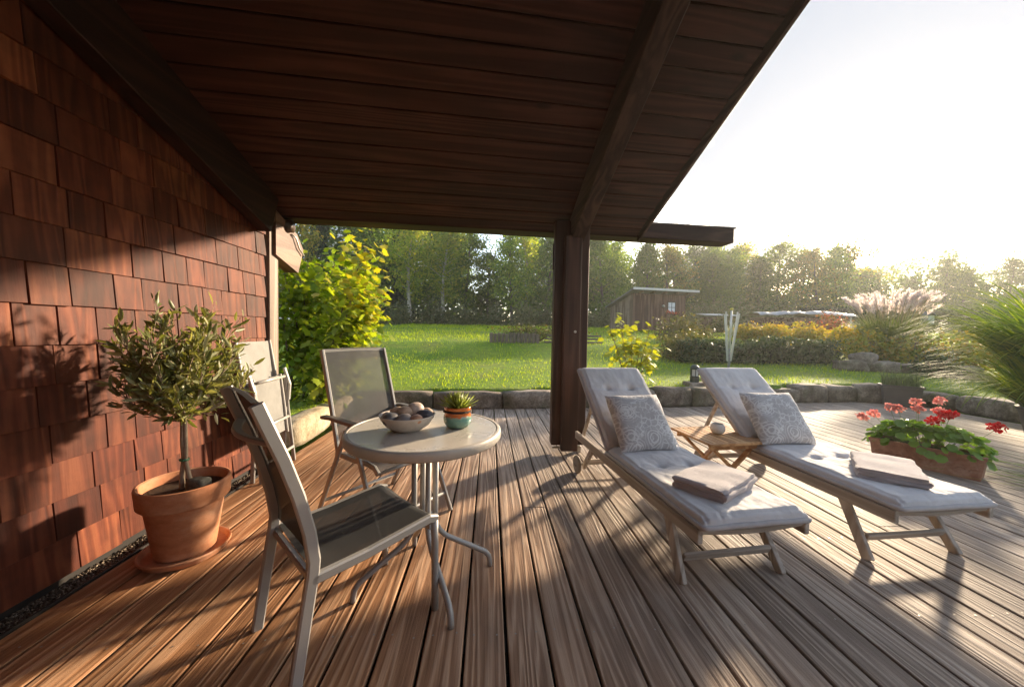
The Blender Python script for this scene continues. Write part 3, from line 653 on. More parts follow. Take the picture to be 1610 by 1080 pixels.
o = link('stone', me, plain('pot_stone', (.12, .11, .085), .8, 0, .5, 60., .5)); o.location = (PC[0] + .075, PC[1] + .0, .372); tag(o, 'dark round stone lying on the soil of the olive pot', 'stone')
OT = thing('olive_tree', 'small clipped olive tree in the terracotta pot', 'tree', (PC[0], PC[1], .35))
M_BARK = plain('olive_bark', (.30, .225, .155), .8, 0, .3, 30., .6)
MB().tube([(-.012, -.004, -.02), (-.016, 0, .06), (-.008, .004, .16), (-.012, 0, .25), (-.008, 0, .40)], [.013, .012, .0105, .010, .010], 8).obj('trunk', M_BARK, OT, True)
MB().tube([(.022, .006, -.02), (.020, .004, .05), (.008, -.004, .14), (.002, .004, .24), (.004, 0, .40)], [.012, .011, .010, .009, .009], 8).obj('trunk', M_BARK, OT, True)
MB().lathe([(.021, -.006), (.023, 0), (.021, .006)], 12, Matrix.Translation((-.003, 0, .155))).obj('plant_tie', plain('tie_green', (.03, .14, .06), .4), OT)
br = MB(); tw_p, tw_d = [], []
ro = random.Random(12)
for i in range(40):
    a = i * 2.39996 + ro.uniform(-.3, .3); t = ((i + .5) / 40) ** .85
    el = rad(88 - 100 * t + ro.uniform(-8, 8)); L = .285 + ro.uniform(-.07, .06)
    if el > rad(20): L *= 1 + .55 * math.sin(el)
    if el < rad(0): L *= .86
    p = Vector((0, 0, .36 + .06 * ro.random())); d = Vector((math.cos(a) * math.cos(el), math.sin(a) * math.cos(el), math.sin(el)))
    pts = [p]; nseg = 7
    for k in range(nseg):
        d = (d + Vector((ro.uniform(-.16, .16), ro.uniform(-.16, .16), .13 + ro.uniform(-.1, .1)))).normalized(); p = p + d * L / nseg; pts.append(p)
        if k >= 1:
            tw_p.append(p); tw_d.append(d)
            for q in range(1 + (k % 2)):
                d3 = (d + Vector((ro.uniform(-1, 1), ro.uniform(-1, 1), ro.uniform(-.4, .9)))).normalized(); p3 = p; sub = [p]
                for m_ in range(3):
                    d3 = (d3 + Vector((0, 0, .15))).normalized(); p3 = p3 + d3 * .035; sub.append(p3); tw_p.append(p3); tw_d.append(d3)
                br.tube(sub, [.0022, .0018, .0014, .001], 4, False)
    br.tube(pts, [.005 * (1 - .75 * k / nseg) + .0012 for k in range(nseg + 1)], 5, False)
br.obj('branches', M_BARK, OT, True)
P = np.repeat(np.array([tuple(p) for p in tw_p]), 2, 0); D0 = np.repeat(np.array([tuple(p) for p in tw_d]), 2, 0)
n = len(P); D = unit(D0 * .9 + rdir(n) * .85); P = P + RNG.normal(size=(n, 3)) * .008
keep = np.array([True] * n); keep &= ((PC[0] + P[:, 0]) > WX + .05); P, D = P[keep], D[keep]; n = len(P)
W, F = leaves(P, D, rdir(n, .6), .036 + .046 * RNG.random(n), T_LANCE[0], T_LANCE[1])
M_OLIVE = leafmat('olive_leaf', [(.085, .105, .028), (.15, .165, .055), (.23, .24, .10), (.34, .34, .20)], .38, (1.5, 1.4, .6), .42, .45)
tag(link('crown', fast_mesh('crown', W, F), M_OLIVE, OT), None, None, None, 'stuff')
# ------------------------------------------------------------------ loungers
TEAK = [wood('grey_teak_%d' % ax, (.33, .28, .235), (.46, .40, .345), (.55, .49, .435), ax, 6., 8., .04, .7, .3, .1, False, .2) for ax in range(3)]; M_TEAK = TEAK[1]
s = NT('cushion_cloth'); o_ = s.obj(); n1 = s.noise(o_, 260., 2); n2 = s.noise(o_, 4., 4)
wr = s.noise(s.scale(o_, (1., .5, 1.)), 14., 3, .5, .8)
c = s.mix(1., (.58, .56, .565), s.ramp(n2, [(.3, .9), (.7, 1.07)]), 'MULTIPLY')
M_CUSH = s.pbr(c, .85, s.bump(s.math('ADD', s.math('MULTIPLY', n1, .12), s.math('MULTIPLY', wr, .9)), .55, .014), .15, 0., Sheen_Weight=.3)
M_PIPE = plain('piping_cloth', (.44, .415, .42), .85, 0, .08, 30., .2)
s = NT('towel_cloth'); o_ = s.obj(); n1 = s.noise(o_, 300., 2); n2 = s.noise(o_, 12., 4)
c = s.mix(1., (.44, .385, .39), s.ramp(n2, [(.3, .85), (.7, 1.1)]), 'MULTIPLY'); M_TOWEL = s.pbr(c, .95, s.bump(s.math('ADD', n1, n2), .55, .006), .1, 0., Sheen_Weight=.5)
# damask print: rings of scrolls around scattered medallions
s = NT('damask_cloth'); o_ = s.obj(); u = s.scale(o_, (1., 1., 0.))
v1 = s.n('TexVoronoi', Vector=u, Scale=6.6, Randomness=.6); d1_ = v1.outputs['Distance']
wob = s.noise(u, 26., 2, .5); rr_ = s.math('ADD', d1_, s.math('MULTIPLY', wob, .10))
rings = s.math('SINE', s.math('MULTIPLY', rr_, 60.)); rm = s.ramp(rings, [(.30, 0.), (.46, 1.)])
pet = s.n('TexVoronoi', Vector=s.vm('ADD', u, s.vm('SCALE', s.n('TexNoise', Vector=u, Scale=9.).outputs['Color'], .05)), Scale=26., Randomness=.9); pet.feature = 'DISTANCE_TO_EDGE'
pm = s.ramp(pet.outputs['Distance'], [(.05, 1.), (.11, 0.)])
area = s.ramp(s.noise(u, 11., 2), [(.42, 0.), (.5, 1.)])
msk = s.math('MAXIMUM', s.math('MULTIPLY', rm, s.ramp(d1_, [(.42, 1.), (.55, .2)])), s.math('MULTIPLY', pm, area))
c = s.mix(s.math('MULTIPLY', msk, .85), (.43, .405, .405), (.68, .665, .655)); n1 = s.noise(o_, 250., 2)
wr = s.noise(o_, 9., 3)
M_DAM = s.pbr(c, .85, s.bump(s.math('ADD', s.math('MULTIPLY', n1, .15), wr), .4, .012), .15)
def pad(wd, L, t, rows, cols=(.33, .67), seed=0):
    b = MB(); nu, nv = 85, int(L / .0075)
    def fn(u, v):
        x, y = u * wd, v * L; eu = min(u, 1 - u) * wd; ev = min(v, 1 - v) * L
        e = min(1, eu / .055) ; g = min(1, ev / .055)
        h = t * (1 - (1 - e) ** 2.6) ** .5 * (1 - (1 - g) ** 2.6) ** .5
        for ry in rows:
            dy = y - ry; h -= .007 * math.exp(-(dy / .022) ** 2) * e
            for cx in cols:
                dx = x - cx * wd; r2 = dx * dx + dy * dy; h -= .024 * math.exp(-r2 / .0009) + .009 * math.exp(-r2 / .007)
        h += .006 * mnoise.noise((x * 9 + seed, y * 7, 0)) * e * g + .0035 * mnoise.noise((x * 26 + seed, y * 16, 4)) * e * g
        h -= .005 * max(0, mnoise.noise((y * 34 + seed, 0, 1))) * math.exp(-(eu / .05) ** 2) + .005 * max(0, mnoise.noise((x * 34 + seed, 5, 1))) * math.exp(-(ev / .05) ** 2)
        h -= .009 * (math.exp(-((eu - .026) / .0055) ** 2) + math.exp(-((ev - .026) / .0055) ** 2)) * (1 + .5 * mnoise.noise((x * 40, y * 40, 2)))
        xs = x + .004 * mnoise.noise((y * 8, seed, 0)); ys = y + .004 * mnoise.noise((x * 8, seed, 7))
        return (xs, ys, max(h, .0) + .012)
    b.grid(fn, nu, nv)
    b.box((wd / 2, L / 2, .006), (wd * .985, L * .985, .014), .004)
    return b
def piping(wd, L, seed=0):
    pts = []; r = .02
    for cx, cy, a0 in ((wd - r, r, -90), (wd - r, L - r, 0), (r, L - r, 90), (r, r, 180)):
        for k in range(5):
            a = rad(a0 + 90 * k / 4); pts.append((cx + r * math.cos(a), cy + r * math.sin(a), .013))
    full = []
    for i in range(len(pts)):
        p, q = Vector(pts[i]), Vector(pts[(i + 1) % len(pts)]); n_ = max(1, int((q - p).length / .05))
        for k in range(n_):
            w_ = p.lerp(q, k / n_); w_.z += .004 * mnoise.noise((w_.x * 7 + seed, w_.y * 7, 0)); full.append(w_)
    full.append(full[0]); return MB().tube(full, .0135, 6, False)
def lounger(loc, ang, W, which, seed):
    T = thing('sun_lounger', 'weathered wooden sun lounger ' + which, 'sun lounger', loc, rad(ang), 'sun loungers on the deck')
    z0, z1 = .27, .335; zc = (z0 + z1) / 2
    for x in (.014, W - .014):
        MB().box((x, .80, zc), (.028, 1.62, z1 - z0), .004).obj('side_rail', M_TEAK, T)
        sx = -1 if x < .1 else 1
        MB().bar((x + (-sx) * .030, .29, .30), (x + (-sx) * .024 + sx * .02, .11, .0), .028, .052, (0, 1, .55), .004).obj('front_leg', TEAK[2], T)
        MB().bar((x - sx * .030, 1.28, .30), (x - sx * .030, 1.49, .05), .026, .045, (0, 1, .8), .004).obj('rear_leg', TEAK[2], T)
        wxo = x + sx * .032
        wh = autosmooth(MB().lathe([(0, -.014), (.050, -.014), (.072, -.012), (.076, -.006), (.076, .006), (.072, .012), (.050, .014), (.018, .014), (.016, .020), (0, .020)], 28, Matrix.Translation((wxo, 1.49, .0765)) @ Matrix.Rotation(rad(90) * sx, 4, 'Y')).obj('wheel', plain('wheel_wood', (.26, .22, .18), .6, 0, .2, 20.), T), 35)
        MB().lathe([(0, .0215), (.011, .0215), (.013, .016)], 12, Matrix.Translation((wxo, 1.49, .0765)) @ Matrix.Rotation(rad(90) * sx, 4, 'Y')).obj('hub', M_FOOT, wh)
        MB().bar((x - sx * .032, .98, .32), (x - sx * .032, 1.59, .815), .026, .040, (0, -.6, .8), .004).obj('backrest_rail', M_TEAK, T)
    MB().tube([(.0, 1.49, .0765), (W, 1.49, .0765)], .010, 8).obj('axle', M_ALU, T, True)
    MB().bar((.05, .155, .105), (W - .05, .155, .105), .022, .042, (0, -.45, 1), .004).obj('leg_stretcher', TEAK[0], T)
    MB().bar((.05, 1.43, .12), (W - .05, 1.43, .12), .022, .035, (0, 0, 1), .004).obj('rear_stretcher', TEAK[0], T)
    # slats of the seat; the first is a curved end rail
    pts = [(W * .045 + W * .91 * t, .02, .322 - .016 * math.sin(math.pi * t)) for t in [i / 10 for i in range(11)]]
    MB().rect(pts, .045, .028, (0, 1, 0)).obj('end_rail', TEAK[0], T)
    for i in range(9): MB().box((W / 2, .13 + .095 * i, .326), (W - .06, .06, .016), .003).obj('slat', TEAK[0], T)
    for i in range(7):
        t = .08 + .86 * i / 6; MB().bar((.045, .98 + .61 * t, .325 + .495 * t + .012), (W - .045, .98 + .61 * t, .325 + .495 * t + .012), .06, .014, (0, -.63, .78), .003).obj('backrest_slat', TEAK[0], T)
    MB().bar((.06, 1.38, .62), (.06, 1.56, .30), .022, .03, (0, 1, .5), .003).obj('prop', M_TEAK, T)
    MB().bar((W - .06, 1.38, .62), (W - .06, 1.56, .30), .022, .03, (0, 1, .5), .003).obj('prop', M_TEAK, T)
    # cushion: its own thing, lying on the lounger
    C = thing('lounger_cushion', 'grey tufted cushion on the sun lounger ' + which, 'cushion', loc, rad(ang), 'lounger cushions')
    Ls = 1.02; cw = W - .03
    o = pad(cw, Ls, .052, (.30, .62), seed=seed).obj('seat_pad', M_CUSH, C, True); o.location = (.015, -.025, .338); p = piping(cw, Ls, seed).obj('piping', M_PIPE, o, True)
    o = pad(cw, .82, .055, (.27, .56), seed=seed + 5).obj('back_pad', M_CUSH, C, True); o.location = (.015, .985, .362); o.rotation_euler = (rad(38.8), 0, 0); piping(cw, .82, seed + 3).obj('piping', M_PIPE, o, True)
    return T, C
def local(loc, ang, x, y, z):
    a = rad(ang); return Vector((loc[0] + x * math.cos(a) - y * math.sin(a), loc[1] + x * math.sin(a) + y * math.cos(a), z))
L1 = ((.951, 1.531, 0), 6.1); L2 = ((2.08, 1.671, 0), 3.6)
lounger(*L1, .60, 'beside the post, nearer the round table', 1); lounger(*L2, .615, 'nearest the geranium planter', 9)
def pillow(loc, rz, tilt, sz, label, seed):
    b = MB(); n_ = 33
    def prof(u, v, sg):
        a, c_ = u * 2 - 1, v * 2 - 1
        h = .075 * max(0, 1 - a ** 4) ** .55 * max(0, 1 - c_ ** 4) ** .55
        pin = 1 - .055 * (1 - abs(a) ** 2) * (abs(c_) ** 3) ; pin2 = 1 - .055 * (1 - abs(c_) ** 2) * (abs(a) ** 3)
        h += .006 * mnoise.noise((a * 3 + seed, c_ * 3, sg)) * (h > .01)
        return (a * sz / 2 * pin2, c_ * sz / 2 * pin, sg * h)
    b.grid(lambda u, v: prof(u, v, 1), n_, n_); b.grid(lambda u, v: prof(1 - u, v, -1), n_, n_)
    o = b.obj('throw_pillow', M_DAM, None, True); o.rotation_mode = 'XYZ'
    o.matrix_world = Matrix.Translation(loc) @ Matrix.Rotation(rz, 4, 'Z') @ Matrix.Rotation(tilt, 4, 'X')
    return tag(o, label, 'pillow', 'damask pillows')
pillow(local(*L1, .26, .965, .575), rad(6.1 + 3), rad(52), .44, 'grey and white damask pillow on the lounger beside the post', 2)
pillow(local(*L2, .245, .965, .578), rad(3.6 - 2), rad(52), .44, 'grey and white damask pillow on the lounger nearest the planter', 8)
def towel(loc, rz, L, D, label, seed, layers=4, t=.0145):
    """folded towel: a thick ribbon snaking back and forth, extruded along its length"""
    path = []; h = t * 1.12
    for k in range(layers):
        xs = [D * i / 8 for i in range(9)]; 
        if k % 2: xs = xs[::-1]
        for x in xs: path.append(Vector((x, k * h)))
        if k < layers - 1:
            cx = path[-1].x; sg = 1 if k % 2 == 0 else -1
            for a in (-60, -20, 20, 60): path.append(Vector((cx + sg * h * .5 * math.cos(rad(a)), k * h + h / 2 + h / 2 * math.sin(rad(a)))))
    N = len(path); nv = 15; b = MB(); vs = []; fs = []
    prof = []
    for sgn in (1, -1):
        rng = range(N) if sgn == 1 else range(N - 1, -1, -1)
        for i in rng:
            tg = (path[min(i + 1, N - 1)] - path[max(i - 1, 0)]).normalized(); nn = Vector((-tg.y, tg.x))
            prof.append(path[i] + nn * sgn * t * .48)
    M_ = len(prof)
    for j in range(nv):
        v = j / (nv - 1); endr = min(1, min(v, 1 - v) / .04)
        for p in prof:
            c_ = Vector((D / 2, layers * h / 2 - h / 2)); q = c_ + (p - c_) * (1 if endr >= 1 else .97)
            z = q.y * (1 + .16 * mnoise.noise((v * 3, seed, q.x * 5))) + t / 2 + .005 * mnoise.noise((q.x * 14, v * 9 + seed, 0)) * (q.y > .01)
            vs.append((v * L - L / 2 + .010 * mnoise.noise((q.x * 9, q.y * 60, seed)), q.x - D / 2 + .014 * mnoise.noise((v * 5 + seed, q.y * 45, 3)), z))
    for j in range(nv - 1):
        for i in range(M_): i2 = (i + 1) % M_; fs.append((j * M_ + i, j * M_ + i2, (j + 1) * M_ + i2, (j + 1) * M_ + i))
    # ends: quads between the two sides of the ribbon
    for j in (0, nv - 1):
        for i in range(N - 1): a, c_ = i, i + 1; fs.append((j * M_ + a, j * M_ + c_, j * M_ + M_ - 1 - c_, j * M_ + M_ - 1 - a))
    b.add(vs, fs); o = autosmooth(b.obj('towel', M_TOWEL, None, True, True), 70); o.location = loc; o.rotation_euler = (0, 0, rz)
    return tag(o, label, 'towel', 'folded towels')
towel((1.235, 1.835, .399), rad(34), .40, .25, 'folded mauve towel on the lounger beside the post', 1)
towel((2.415, 1.985, .399), rad(47), .42, .27, 'folded mauve towel on the lounger nearest the planter', 6)
# --- teak side table and cup
M_TEAK2 = wood('honey_teak', (.36, .17, .065), (.54, .29, .125), (.64, .39, .19), 1, 4., 7., .06, .5, .2, .12, False)
ST = thing('side_table', 'small folding honey-coloured slatted wooden table between the loungers', 'table', (1.855, 2.735, 0), rad(7))
W2, D2_ = .54, .47
for i in range(11): MB().box((-W2 / 2 + .0245 + i * .0491, 0, .412), (.043, D2_ - .05, .016), .002).obj('slat', M_TEAK2, ST)
for sy in (-1, 1):
    MB().bar((-W2 / 2, sy * (D2_ / 2 - .012), .411), (W2 / 2, sy * (D2_ / 2 - .012), .411), .024, .02, (0, 0, 1), .002).obj('edge_rail', M_TEAK2, ST)
    y = sy * (D2_ / 2 - .05)
    MB().bar((-W2 / 2 + .035, y, .38), (W2 / 2 - .035, y, .38), .02, .04, (0, 0, 1), .002).obj('apron', M_TEAK2, ST)
    MB().bar((-W2 / 2 + .06, y - sy * .022, .385), (W2 / 2 - .06, y - sy * .022, .0), .018, .042, (0, 1, 0), .003).obj('leg', M_TEAK2, ST)
    MB().bar((W2 / 2 - .06, y - sy * .042, .385), (-W2 / 2 + .06, y - sy * .042, .0), .018, .042, (0, 1, 0), .003).obj('leg', M_TEAK2, ST)
for x, z in ((-.16, .045), (.16, .045)): MB().tube([(x, -.16, z), (x, .16, z)], .009, 8).obj('stretcher', M_TEAK2, ST, True)
CU = autosmooth(MB().lathe([(0, 0), (.034, 0), (.046, .008), (.055, .030), (.055, .046), (.047, .066), (.043, .076), (.040, .078), (.037, .074), (.042, .062), (.048, .044), (.046, .018), (0, .010)], 36).obj('candle_cup', plain('cup_stoneware', (.66, .62, .57), .55, 0, .15, 60., .2), None), 60)
CU.location = (1.865, 2.765, .4205); tag(CU, 'small round off-white ceramic cup on the slatted side table', 'cup')

# ------------------------------------------------------------------ geranium planter
s = NT('old_terracotta'); o_ = s.obj(); n1 = s.noise(o_, 6., 5, .65); n2 = s.noise(o_, 45., 4)
c = s.ramp(n1, [(.28, (.20, .085, .05)), (.5, (.33, .155, .10)), (.74, (.44, .27, .20))]); c = s.mix(.4, c, s.ramp(n2, [(.3, .65), (.7, 1.2)]), 'MULTIPLY')
M_OLDT = s.pbr(c, .85, s.bump(s.math('ADD', n1, n2), .4, .008), .2)
pa = math.atan2(-.536, .286)
PL = thing('flower_planter', 'long weathered terracotta planter box full of geraniums', 'planter', (4.14, 3.09, 0), pa)
b = MB(); Lp, Dp, Hp = .72, .23, .215
def ringb(l, d, z): return [(-l / 2, -d / 2, z), (l / 2, -d / 2, z), (l / 2, d / 2, z), (-l / 2, d / 2, z)]
R_ = [ringb(Lp * .93, Dp * .82, 0), ringb(Lp * .985, Dp * .97, Hp - .045), ringb(Lp * 1.0, Dp * 1.02, Hp - .040), ringb(Lp * 1.02, Dp * 1.06, Hp - .006), ringb(Lp * 1.01, Dp * 1.03, Hp), ringb(Lp * .95, Dp * .86, Hp), ringb(Lp * .94, Dp * .84, Hp - .03)]
vs = sum(R_, []); fs = [(3, 2, 1, 0)]
for i in range(len(R_) - 1):
    for k in range(4): fs.append((i * 4 + k, i * 4 + (k + 1) % 4, i * 4 + 4 + (k + 1) % 4, i * 4 + 4 + k))
fs.append(tuple(range(24, 28))); b.add(vs, fs); o = b.obj('box', M_OLDT, PL)
bv = o.modifiers.new('bevel', 'BEVEL'); bv.width = .006; bv.segments = 2
MB().box((0, 0, Hp - .028), (Lp * .93, Dp * .83, .01)).obj('soil', plain('planter_soil', (.04, .028, .02), .95, 0, .4, 60., .8), PL)
for i in range(9):   # worn relief of leaf scrolls on the long front
    x = -.30 + .075 * i; MB().tube([(x - .03, -.104, .07), (x - .012, -.108, .10), (x + .012, -.109, .105), (x + .026, -.106, .085), (x + .012, -.105, .072)], [.003, .006, .006, .005, .002], 6).obj('relief', M_OLDT, PL, True)
GE = thing('geraniums', 'leafy geraniums with pink and red flower heads in the terracotta planter', 'plant', (4.14, 3.09, .19), pa)
M_GER = leafmat('geranium_leaf', [(.06, .14, .014), (.10, .20, .02), (.16, .27, .03), (.24, .33, .04)], .42, (1.5, 1.5, .5), .4, .45)
rg = random.Random(3); gl_v, gl_f = T_ROUND
base_me = []
for k in range(6):
    W, F = leaves(np.zeros((1, 3)), np.array([[1., 0, 0]]), np.array([[0, 0, 1.]]), np.array([1.]), np.array(gl_v) * [1, 1, .6 + .25 * k], gl_f); me = fast_mesh('leaf', W, F)
    me.polygons.foreach_set('use_smooth', [True] * len(me.polygons)); me.materials.append(M_GER); base_me.append(me)
sm = MB()
for i in range(290):
    th = rg.uniform(0, 6.283); rr = rg.random() ** .5
    x, y = rr * .40 * math.cos(th), rr * .165 * math.sin(th); z = (.165 * (1 - rr ** 2.6) + rg.uniform(-.03, .035)) + .045 - .05 * (rr > .88) * rg.random()
    pass
    sz = rg.uniform(.045, .088)
    nrm_ = Vector((x / .43 * 1.0, y / .20 * 1.0, .75 + rg.uniform(-.3, .5))).normalized() + Vector((rg.uniform(-.4, .4), rg.uniform(-.4, .4), 0)); nrm_.normalize()
    d = Vector((math.cos(th) + rg.uniform(-.7, .7), math.sin(th) + rg.uniform(-.7, .7), 0)); d = (d - nrm_ * d.dot(nrm_)).normalized()
    o = bpy.data.objects.new('leaf', rg.choice(base_me)); COL.objects.link(o); o.parent = GE
    o.matrix_local = Matrix.Translation((x, y, z)) @ Matrix((d, nrm_.cross(d), nrm_)).transposed().to_4x4() @ Matrix.Scale(sz, 4)
    if i % 2 == 0: sm.tube([(x * .5, y * .5, -.01), (x * .9, y * .9, z * .6), (x, y, z)], .0018, 4, False)
sm.obj('stems', plain('geranium_stem', (.10, .16, .04), .6), GE, True)
M_PINK = leafmat('pink_petal', [(.68, .24, .20), (.78, .36, .31), (.84, .50, .44)], .35, (1.2, .9, .9), .6, .2)
M_RED = leafmat('red_petal', [(.50, .008, .010), (.62, .014, .016), (.70, .03, .03)], .25, (1.2, .9, .9), .55, .2)
fl = [(3.998, 3.55, .37, 0), (4.077, 3.5, .416, 0), (4.193, 3.45, .495, 0), (4.232, 3.4, .486, 0), (4.492, 3.45, .551, 0), (4.322, 3.3, .509, 0), (4.621, 3.35, .584, 0), (4.359, 3.15, .517, 0), (4.093, 3.0, .462, 1), (4.326, 3.05, .51, 1), (4.42, 2.80, .455, 1), (4.29, 3.07, .50, 1)]
gi = (Matrix.Translation((4.14, 3.09, .19)) @ Matrix.Rotation(pa, 4, 'Z')).inverted()
for i, (x, y, z, red) in enumerate(fl):
    p = gi @ Vector((x, y, z)); n_ = 70; dd = rdir(n_, .55); rr = (.046 if red else .037) * rg.uniform(.9, 1.15)
    W, F = leaves(dd * [rr, rr, rr * .62] * (.55 + .45 * RNG.random((n_, 1))), unit(rdir(n_) * .8 + dd * .6), dd, .022 + .010 * RNG.random(n_), [(0, 0, 0), (.45, .42, .05), (1, .25, .12), (1, -.25, .12), (.45, -.42, .05)], [(0, 1, 2), (0, 2, 3), (0, 3, 4)])
    o = link('flower_head', fast_mesh('flower_head', W, F), M_RED if red else M_PINK, GE); o.location = p
    q0 = Vector((p.x * .6, p.y * .35, .06)); MB().tube([q0 - p, (q0 - p) * .5 + Vector((0, 0, -.005)), (0, 0, -.008)], .0022, 5, False).obj('stalk', plain('stalk_%d' % i, (.16, .19, .06), .6), o, True)
# lavender pot by the kerb
LP = (7.42, 5.95, 0)
b = MB(); R_ = [ringb(.42, .22, 0), ringb(.50, .27, .33), ringb(.54, .31, .335), ringb(.54, .31, .37), ringb(.47, .25, .37), ringb(.46, .24, .33)]
vs = sum(R_, []); fs = [(3, 2, 1, 0)]
for i in range(len(R_) - 1):
    for k in range(4): fs.append((i * 4 + k, i * 4 + (k + 1) % 4, i * 4 + 4 + (k + 1) % 4, i * 4 + 4 + k))
fs.append(tuple(range(20, 24))); b.add(vs, fs); o = b.obj('plant_trough', plain('grey_plastic', (.115, .10, .095), .5)); o.location = LP; o.rotation_euler = (0, 0, rad(-38)); tag(o, 'dark grey trough in front of the far stone kerb', 'trough')
n = 420; P = np.stack([RNG.uniform(-.24, .24, n), RNG.uniform(-.12, .12, n), np.full(n, .34)], 1)
Pm, Fm = blades(P, RNG.random(n) * 6.28, .16 + .20 * RNG.random(n), np.full(n, .007), .1 + .35 * RNG.random(n), .2 + .3 * RNG.random(n), 4)
o = link('lavender', fast_mesh('lavender', Pm, Fm), leafmat('lavender_leaf', [(.10, .14, .07), (.16, .20, .11), (.20, .25, .13)], .25)); o.location = LP; o.rotation_euler = (0, 0, rad(-38)); tag(o, 'wispy grey-green lavender growing in the dark trough', 'plant')
# bollard lamp on its stone
me = rock_mesh(.36, .26, .10, 31, .03); me.polygons.foreach_set('use_smooth', [True] * len(me.polygons)); BLX, BLY = 3.70, 6.18
o = link('flat_stone', me, M_STONE); o.location = (BLX + .03, BLY, .315); tag(o, 'flat rough stone under the bollard lamp', 'stone')
BL = thing('bollard_lamp', 'short domed dark green bollard lamp standing on a rough stone', 'lamp', (BLX, BLY, .360)); M_LAMP = plain('lamp_green', (.035, .045, .038), .45)
autosmooth(MB().lathe([(0, 0), (.075, 0), (.077, .01), (.077, .11), (.070, .115), (0, .115)], 32).obj('base', M_LAMP, BL), 40)
MB().lathe([(.058, .115), (.060, .23)], 24).obj('diffuser', plain('lamp_glass', (.62, .62, .58), .25), BL, True)
for k in range(6): a = 2 * math.pi * k / 6 + .2; MB().bar((.069 * math.cos(a), .069 * math.sin(a), .11), (.069 * math.cos(a), .069 * math.sin(a), .24), .012, .014, (math.cos(a), math.sin(a), 0), .002).obj('rib', M_LAMP, BL)
autosmooth(MB().lathe([(0, .232), (.077, .232)] + [(.077 * math.cos(rad(a)), .245 + .072 * math.sin(rad(a))) for a in range(0, 91, 10)], 32).obj('cap', M_LAMP, BL), 40)
# ------------------------------------------------------------------ planting near the deck
M_BARK2 = plain('shrub_bark', (.16, .115, .075), .85, 0, .3, 20., .6)
def shared_leaf(tpl, mat, k=4):
    L = []
    for i in range(k):
        tv = np.array(tpl[0], float); tv[:, 2] *= .5 + .6 * i
        W, F = leaves(np.zeros((1, 3)), np.array([[1., 0, 0]]), np.array([[0, 0, 1.]]), np.array([1.]), tv, tpl[1]); me = fast_mesh('leaf', W, F); me.materials.append(mat); L.append(me)
    return L
def leaf_objs(P, D, N, S, meshes, parent):
    D = unit(D); sd_ = unit(np.cross(N, D)); nn = np.cross(D, sd_)
    for p, d, s2, n_, s_ in zip(P, D, sd_, nn, S):
        o = bpy.data.objects.new('leaf', random.choice(meshes)); COL.objects.link(o); o.parent = parent
        o.matrix_local = Matrix.Translation(p) @ Matrix((Vector(d), Vector(s2), Vector(n_))).transposed().to_4x4() @ Matrix.Scale(s_, 4)
def stems_and_points(stems, nleaf, spread, rng, zmin=.15):
    P = []
    for k in range(nleaf):
        st = stems[rng.randrange(len(stems))]; t = zmin + (1 - zmin) * rng.random() ** .8; f = t * (len(st) - 1); i = min(int(f), len(st) - 2)
        p = st[i].lerp(st[i + 1], f - i); sp = spread * (.5 + .9 * t) * (1.25 - .7 * t)
        P.append(p + Vector((rng.gauss(0, sp), rng.gauss(0, sp), rng.gauss(0, sp * .8))))
    return np.array([tuple(p) for p in P])
# maple bush at the house corner
rm_ = random.Random(4)
MBU = thing('maple_bush', 'tall leafy maple bush turning yellow, behind the house corner', 'bush', (-2.45, 5.0, .2)); MBU.scale = (1., 1., 1.13); stems = []
for i in range(13):
    a = rm_.uniform(0, 6.283); L = rm_.uniform(1.35, 2.25); d = Vector((math.cos(a) * .34, math.sin(a) * .34, 1)).normalized(); p = Vector((math.cos(a) * .25, math.sin(a) * .25, 0)); st = [p.copy()]
    for k in range(9): d = (d + Vector((rm_.uniform(-.12, .12), rm_.uniform(-.12, .12), .04))).normalized(); p = p + d * L / 9; st.append(p.copy())
    stems.append(st); MB().tube(st, [.014 * (1 - .8 * k / 9) + .003 for k in range(10)], 6, False).obj('stem', M_BARK2, MBU, True)
P = stems_and_points(stems, 5200, .20, rm_, .04); n = len(P)
outw = unit(P * [1, 1, .25] + RNG.normal(size=(n, 3)) * .25); D = unit(outw + rdir(n) * .6 + [0, 0, -.45]); N = unit(rdir(n) * .7 + outw * .6 + [0, 0, .8]); S = .06 + .06 * RNG.random(n)
yel = (P[:, 0] * .9 + P[:, 2] * .55 - P[:, 1] * .1 + RNG.normal(size=n) * .30) > 1.62
M_MAP1 = leafmat('maple_leaf', [(.12, .20, .014), (.20, .29, .02), (.29, .35, .028), (.40, .42, .04)], .55, (1.5, 1.45, .45), .45, .35)
M_MAP2 = leafmat('maple_leaf_yellow', [(.30, .30, .03), (.42, .38, .035), (.50, .40, .04)], .45, (1.35, 1.25, .4), .45, .35)
cam_d = np.linalg.norm(P + [-2.45, 5.0, .2] - np.array([0, 0, 1.22]), axis=1); near = np.zeros(n, bool); near[np.argsort(cam_d)[:230]] = True
for m_, msk, nm in ((M_MAP1, ~yel, 'foliage'), (M_MAP2, yel, 'yellow_foliage')):
    q = msk & near; leaf_objs(P[q], D[q], N[q], S[q], shared_leaf(T_MAPLE, m_), MBU)
    q = msk & ~near; W, F = leaves(P[q], D[q], N[q], S[q], *T_MAPLE); tag(link(nm, fast_mesh(nm, W, F), m_, MBU), None, None, None, 'stuff')
